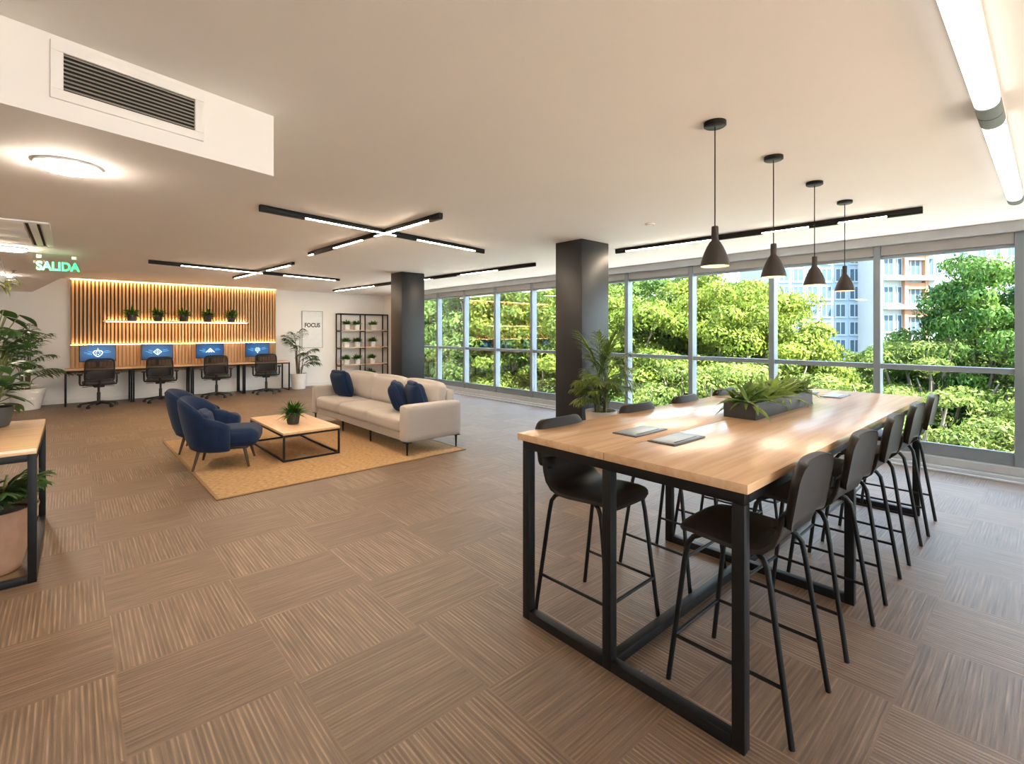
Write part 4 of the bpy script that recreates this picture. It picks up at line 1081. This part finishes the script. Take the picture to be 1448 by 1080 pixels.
T_ = [  # kind, photo column, distance, row of the top, width factor, label
 (3, 1432, 13.5, 350, .72, 'tall bright green tree outside the rightmost window pane'),
 (2, 1325, 14.0, 470, .80, 'low pale tree left of the tall bright green tree'),
 (2, 1420, 11.6, 545, .90, 'low branchy tree at the foot of the rightmost pane'),
 (0, 1185, 16.0, 505, .9, 'low yellow-green tree in front of the pale blue building'),
 (2, 1250, 12.6, 535, .95, 'low branchy tree behind the far stools on the right'),
 (0, 1030, 16.5, 392, .85, 'yellow-green tree behind the nearest pendant lamp'),
 (2, 1075, 13.2, 500, .95, 'branchy pale tree right behind the table planter'),
 (1, 935, 20.0, 382, 1.0, 'mid green tree right of the large charcoal column'),
 (2, 975, 14.2, 500, .95, 'branchy pale tree behind the far left stools'),
 (0, 880, 17.0, 415, .95, 'yellow-green tree behind the feathery palm'),
 (0, 745, 20.0, 400, 1.0, 'yellow-green tree left of the large charcoal column'),
 (1, 690, 22.0, 385, 1.0, 'mid green tree outside the third pane right of the farther column'),
 (0, 650, 24.0, 410, 1.0, 'yellow-green tree outside the second pane right of the farther column'),
 (1, 610, 27.0, 400, 1.0, 'mid green tree just right of the farther column'),
 (2, 780, 17.5, 505, 1.0, 'low pale tree at the foot of the pane left of the large column'),
 (0, 715, 19.0, 510, 1.0, 'low yellow-green tree at the foot of the panes behind the sofa'),
 (1, 880, 14.5, 530, .95, 'low mid green tree behind the second stool on the left'),
 (1, 1110, 24.0, 470, .8, 'mid green tree at the foot of the pale blue building'),
 (1, 1275, 27.0, 478, .8, 'mid green tree at the foot of the orange building'),
 (1, 1010, 32.0, 405, 1.0, 'distant mid green tree behind the yellow-green tree by the nearest pendant'),
 (3, 840, 30.0, 392, 1.1, 'distant bright green tree behind the large charcoal column'),
 (3, 760, 33.0, 388, 1.1, 'distant bright green tree behind the yellow-green one left of the large column'),
 (3, 655, 36.0, 392, 1.1, 'distant bright green tree behind the second pane right of the farther column'),
 (1, 1530, 19.0, 395, .8, 'mid green tree past the right edge, behind the tall bright one'),
]
for i, (kd, u, d, vt, wf, lab) in enumerate(T_):
    x, y = at_depth(u, d); s_ = (zat(vt, d)-ZG)/9.0
    sc = (wf*max(.85, min(1.25, s_)),)*2 + (s_,)
    if kd not in used:
        used.add(kd); o = TV[kd]; o.location = (x, y, ZG); o.rotation_euler = (0, 0, i*1.3); o.scale = sc; o['label'] = lab
    else: dup(TV[kd], (x, y, ZG), i*1.3, lab, None, sc)

def building(name, lab, u0, u1, d, ztop, wallm, cols, rows, ww, wh, z0, dz, bands=None, depth=10):
    xa, ya = at_depth(u0, d); xb, yb = at_depth(u1, d); a = Vector((xa, ya)); b = Vector((xb, yb)); L = (b-a).length
    rz = math.atan2(b.y-a.y, b.x-a.x); m = (a+b)/2
    r = thing(name, lab, 'building', (m.x, m.y, ZG), rz, 'buildings beyond the trees')
    PM().span((-L/2, 0, 0), (L/2, depth, ztop-ZG)).build('wall', wallm, r, smooth=False)
    PM().span((-L/2-.2, -.25, ztop-ZG), (L/2+.2, depth+.2, ztop-ZG+.6)).build('parapet', wallm, r, smooth=False)
    fr = None
    for i in range(cols):
        x = -L/2 + L*(i+.5)/cols
        for j in range(rows):
            z = z0-ZG + j*dz
            if fr is None:
                f = PM().span((-ww/2-.12, -.10, -.12), (ww/2+.12, -.04, 0)).span((-ww/2-.12, -.10, wh), (ww/2+.12, -.04, wh+.12)).span((-ww/2-.12, -.10, 0), (-ww/2, -.04, wh)).span((ww/2, -.10, 0), (ww/2+.12, -.04, wh)).span((-.05, -.09, 0), (.05, -.04, wh)).span((-ww/2-.18, -.22, -.2), (ww/2+.18, -.04, -.12))
                fr = f.build('window', 'bframe', r, (x, 0, z), smooth=False); pn = PM().span((-ww/2, -.06, 0), (ww/2, -.03, wh)).build('pane', 'bglass', fr, smooth=False)
                me_f, me_p = fr.data, pn.data
            else:
                q = bpy.data.objects.new('window', me_f); COL.objects.link(q); q.parent = r; q.location = (x, 0, z)
                p2 = bpy.data.objects.new('pane', me_p); COL.objects.link(p2); p2.parent = q
    for (xa_, xb_, za, zb, mm, nm_, dp) in bands or []:
        PM().span((xa_*L, -dp, za-ZG), (xb_*L, -.001, zb-ZG)).build(nm_, mm, r, smooth=False)
building('apartment_building', 'pale blue apartment tower seen behind the farther pendant lamps', 1098, 1218, 62, 26, 'bluewall', 6, 8, 1.15, 1.5, -1.0, 2.25)
building('apartment_building', 'narrow white building right of the pale blue tower', 1216, 1262, 70, 30, 'whitewall', 2, 9, 1.2, 1.6, 3.0, 3.2)
b_ = [(-.5, .5, z, z+.55, 'whitewall', 'balcony', .9) for z in (4.2, 7.6, 11.0, 14.4)] + [(-.12, -.06, -2, 28, 'orangewall', 'pier', .5), (.26, .32, -2, 28, 'orangewall', 'pier', .5)] + [(-.10, .30, z, z+.7, 'orangewall', 'spandrel', .45) for z in (3.3, 6.6, 10.0, 13.4)]
building('apartment_building', 'white and orange apartment building with balconies', 1246, 1322, 58, 30, 'whitewall', 4, 6, 1.0, 1.9, 1.6, 3.35, b_)
building('apartment_building', 'pale bluish-white building behind the tall bright green tree', 1316, 1372, 75, 32, 'paleblue', 3, 8, 1.2, 1.5, 4.0, 3.3)
building('apartment_building', 'cream building peeking above the tall green tree', 1356, 1440, 85, 34, 'whitewall', 4, 8, 1.3, 1.8, 4.0, 3.6)
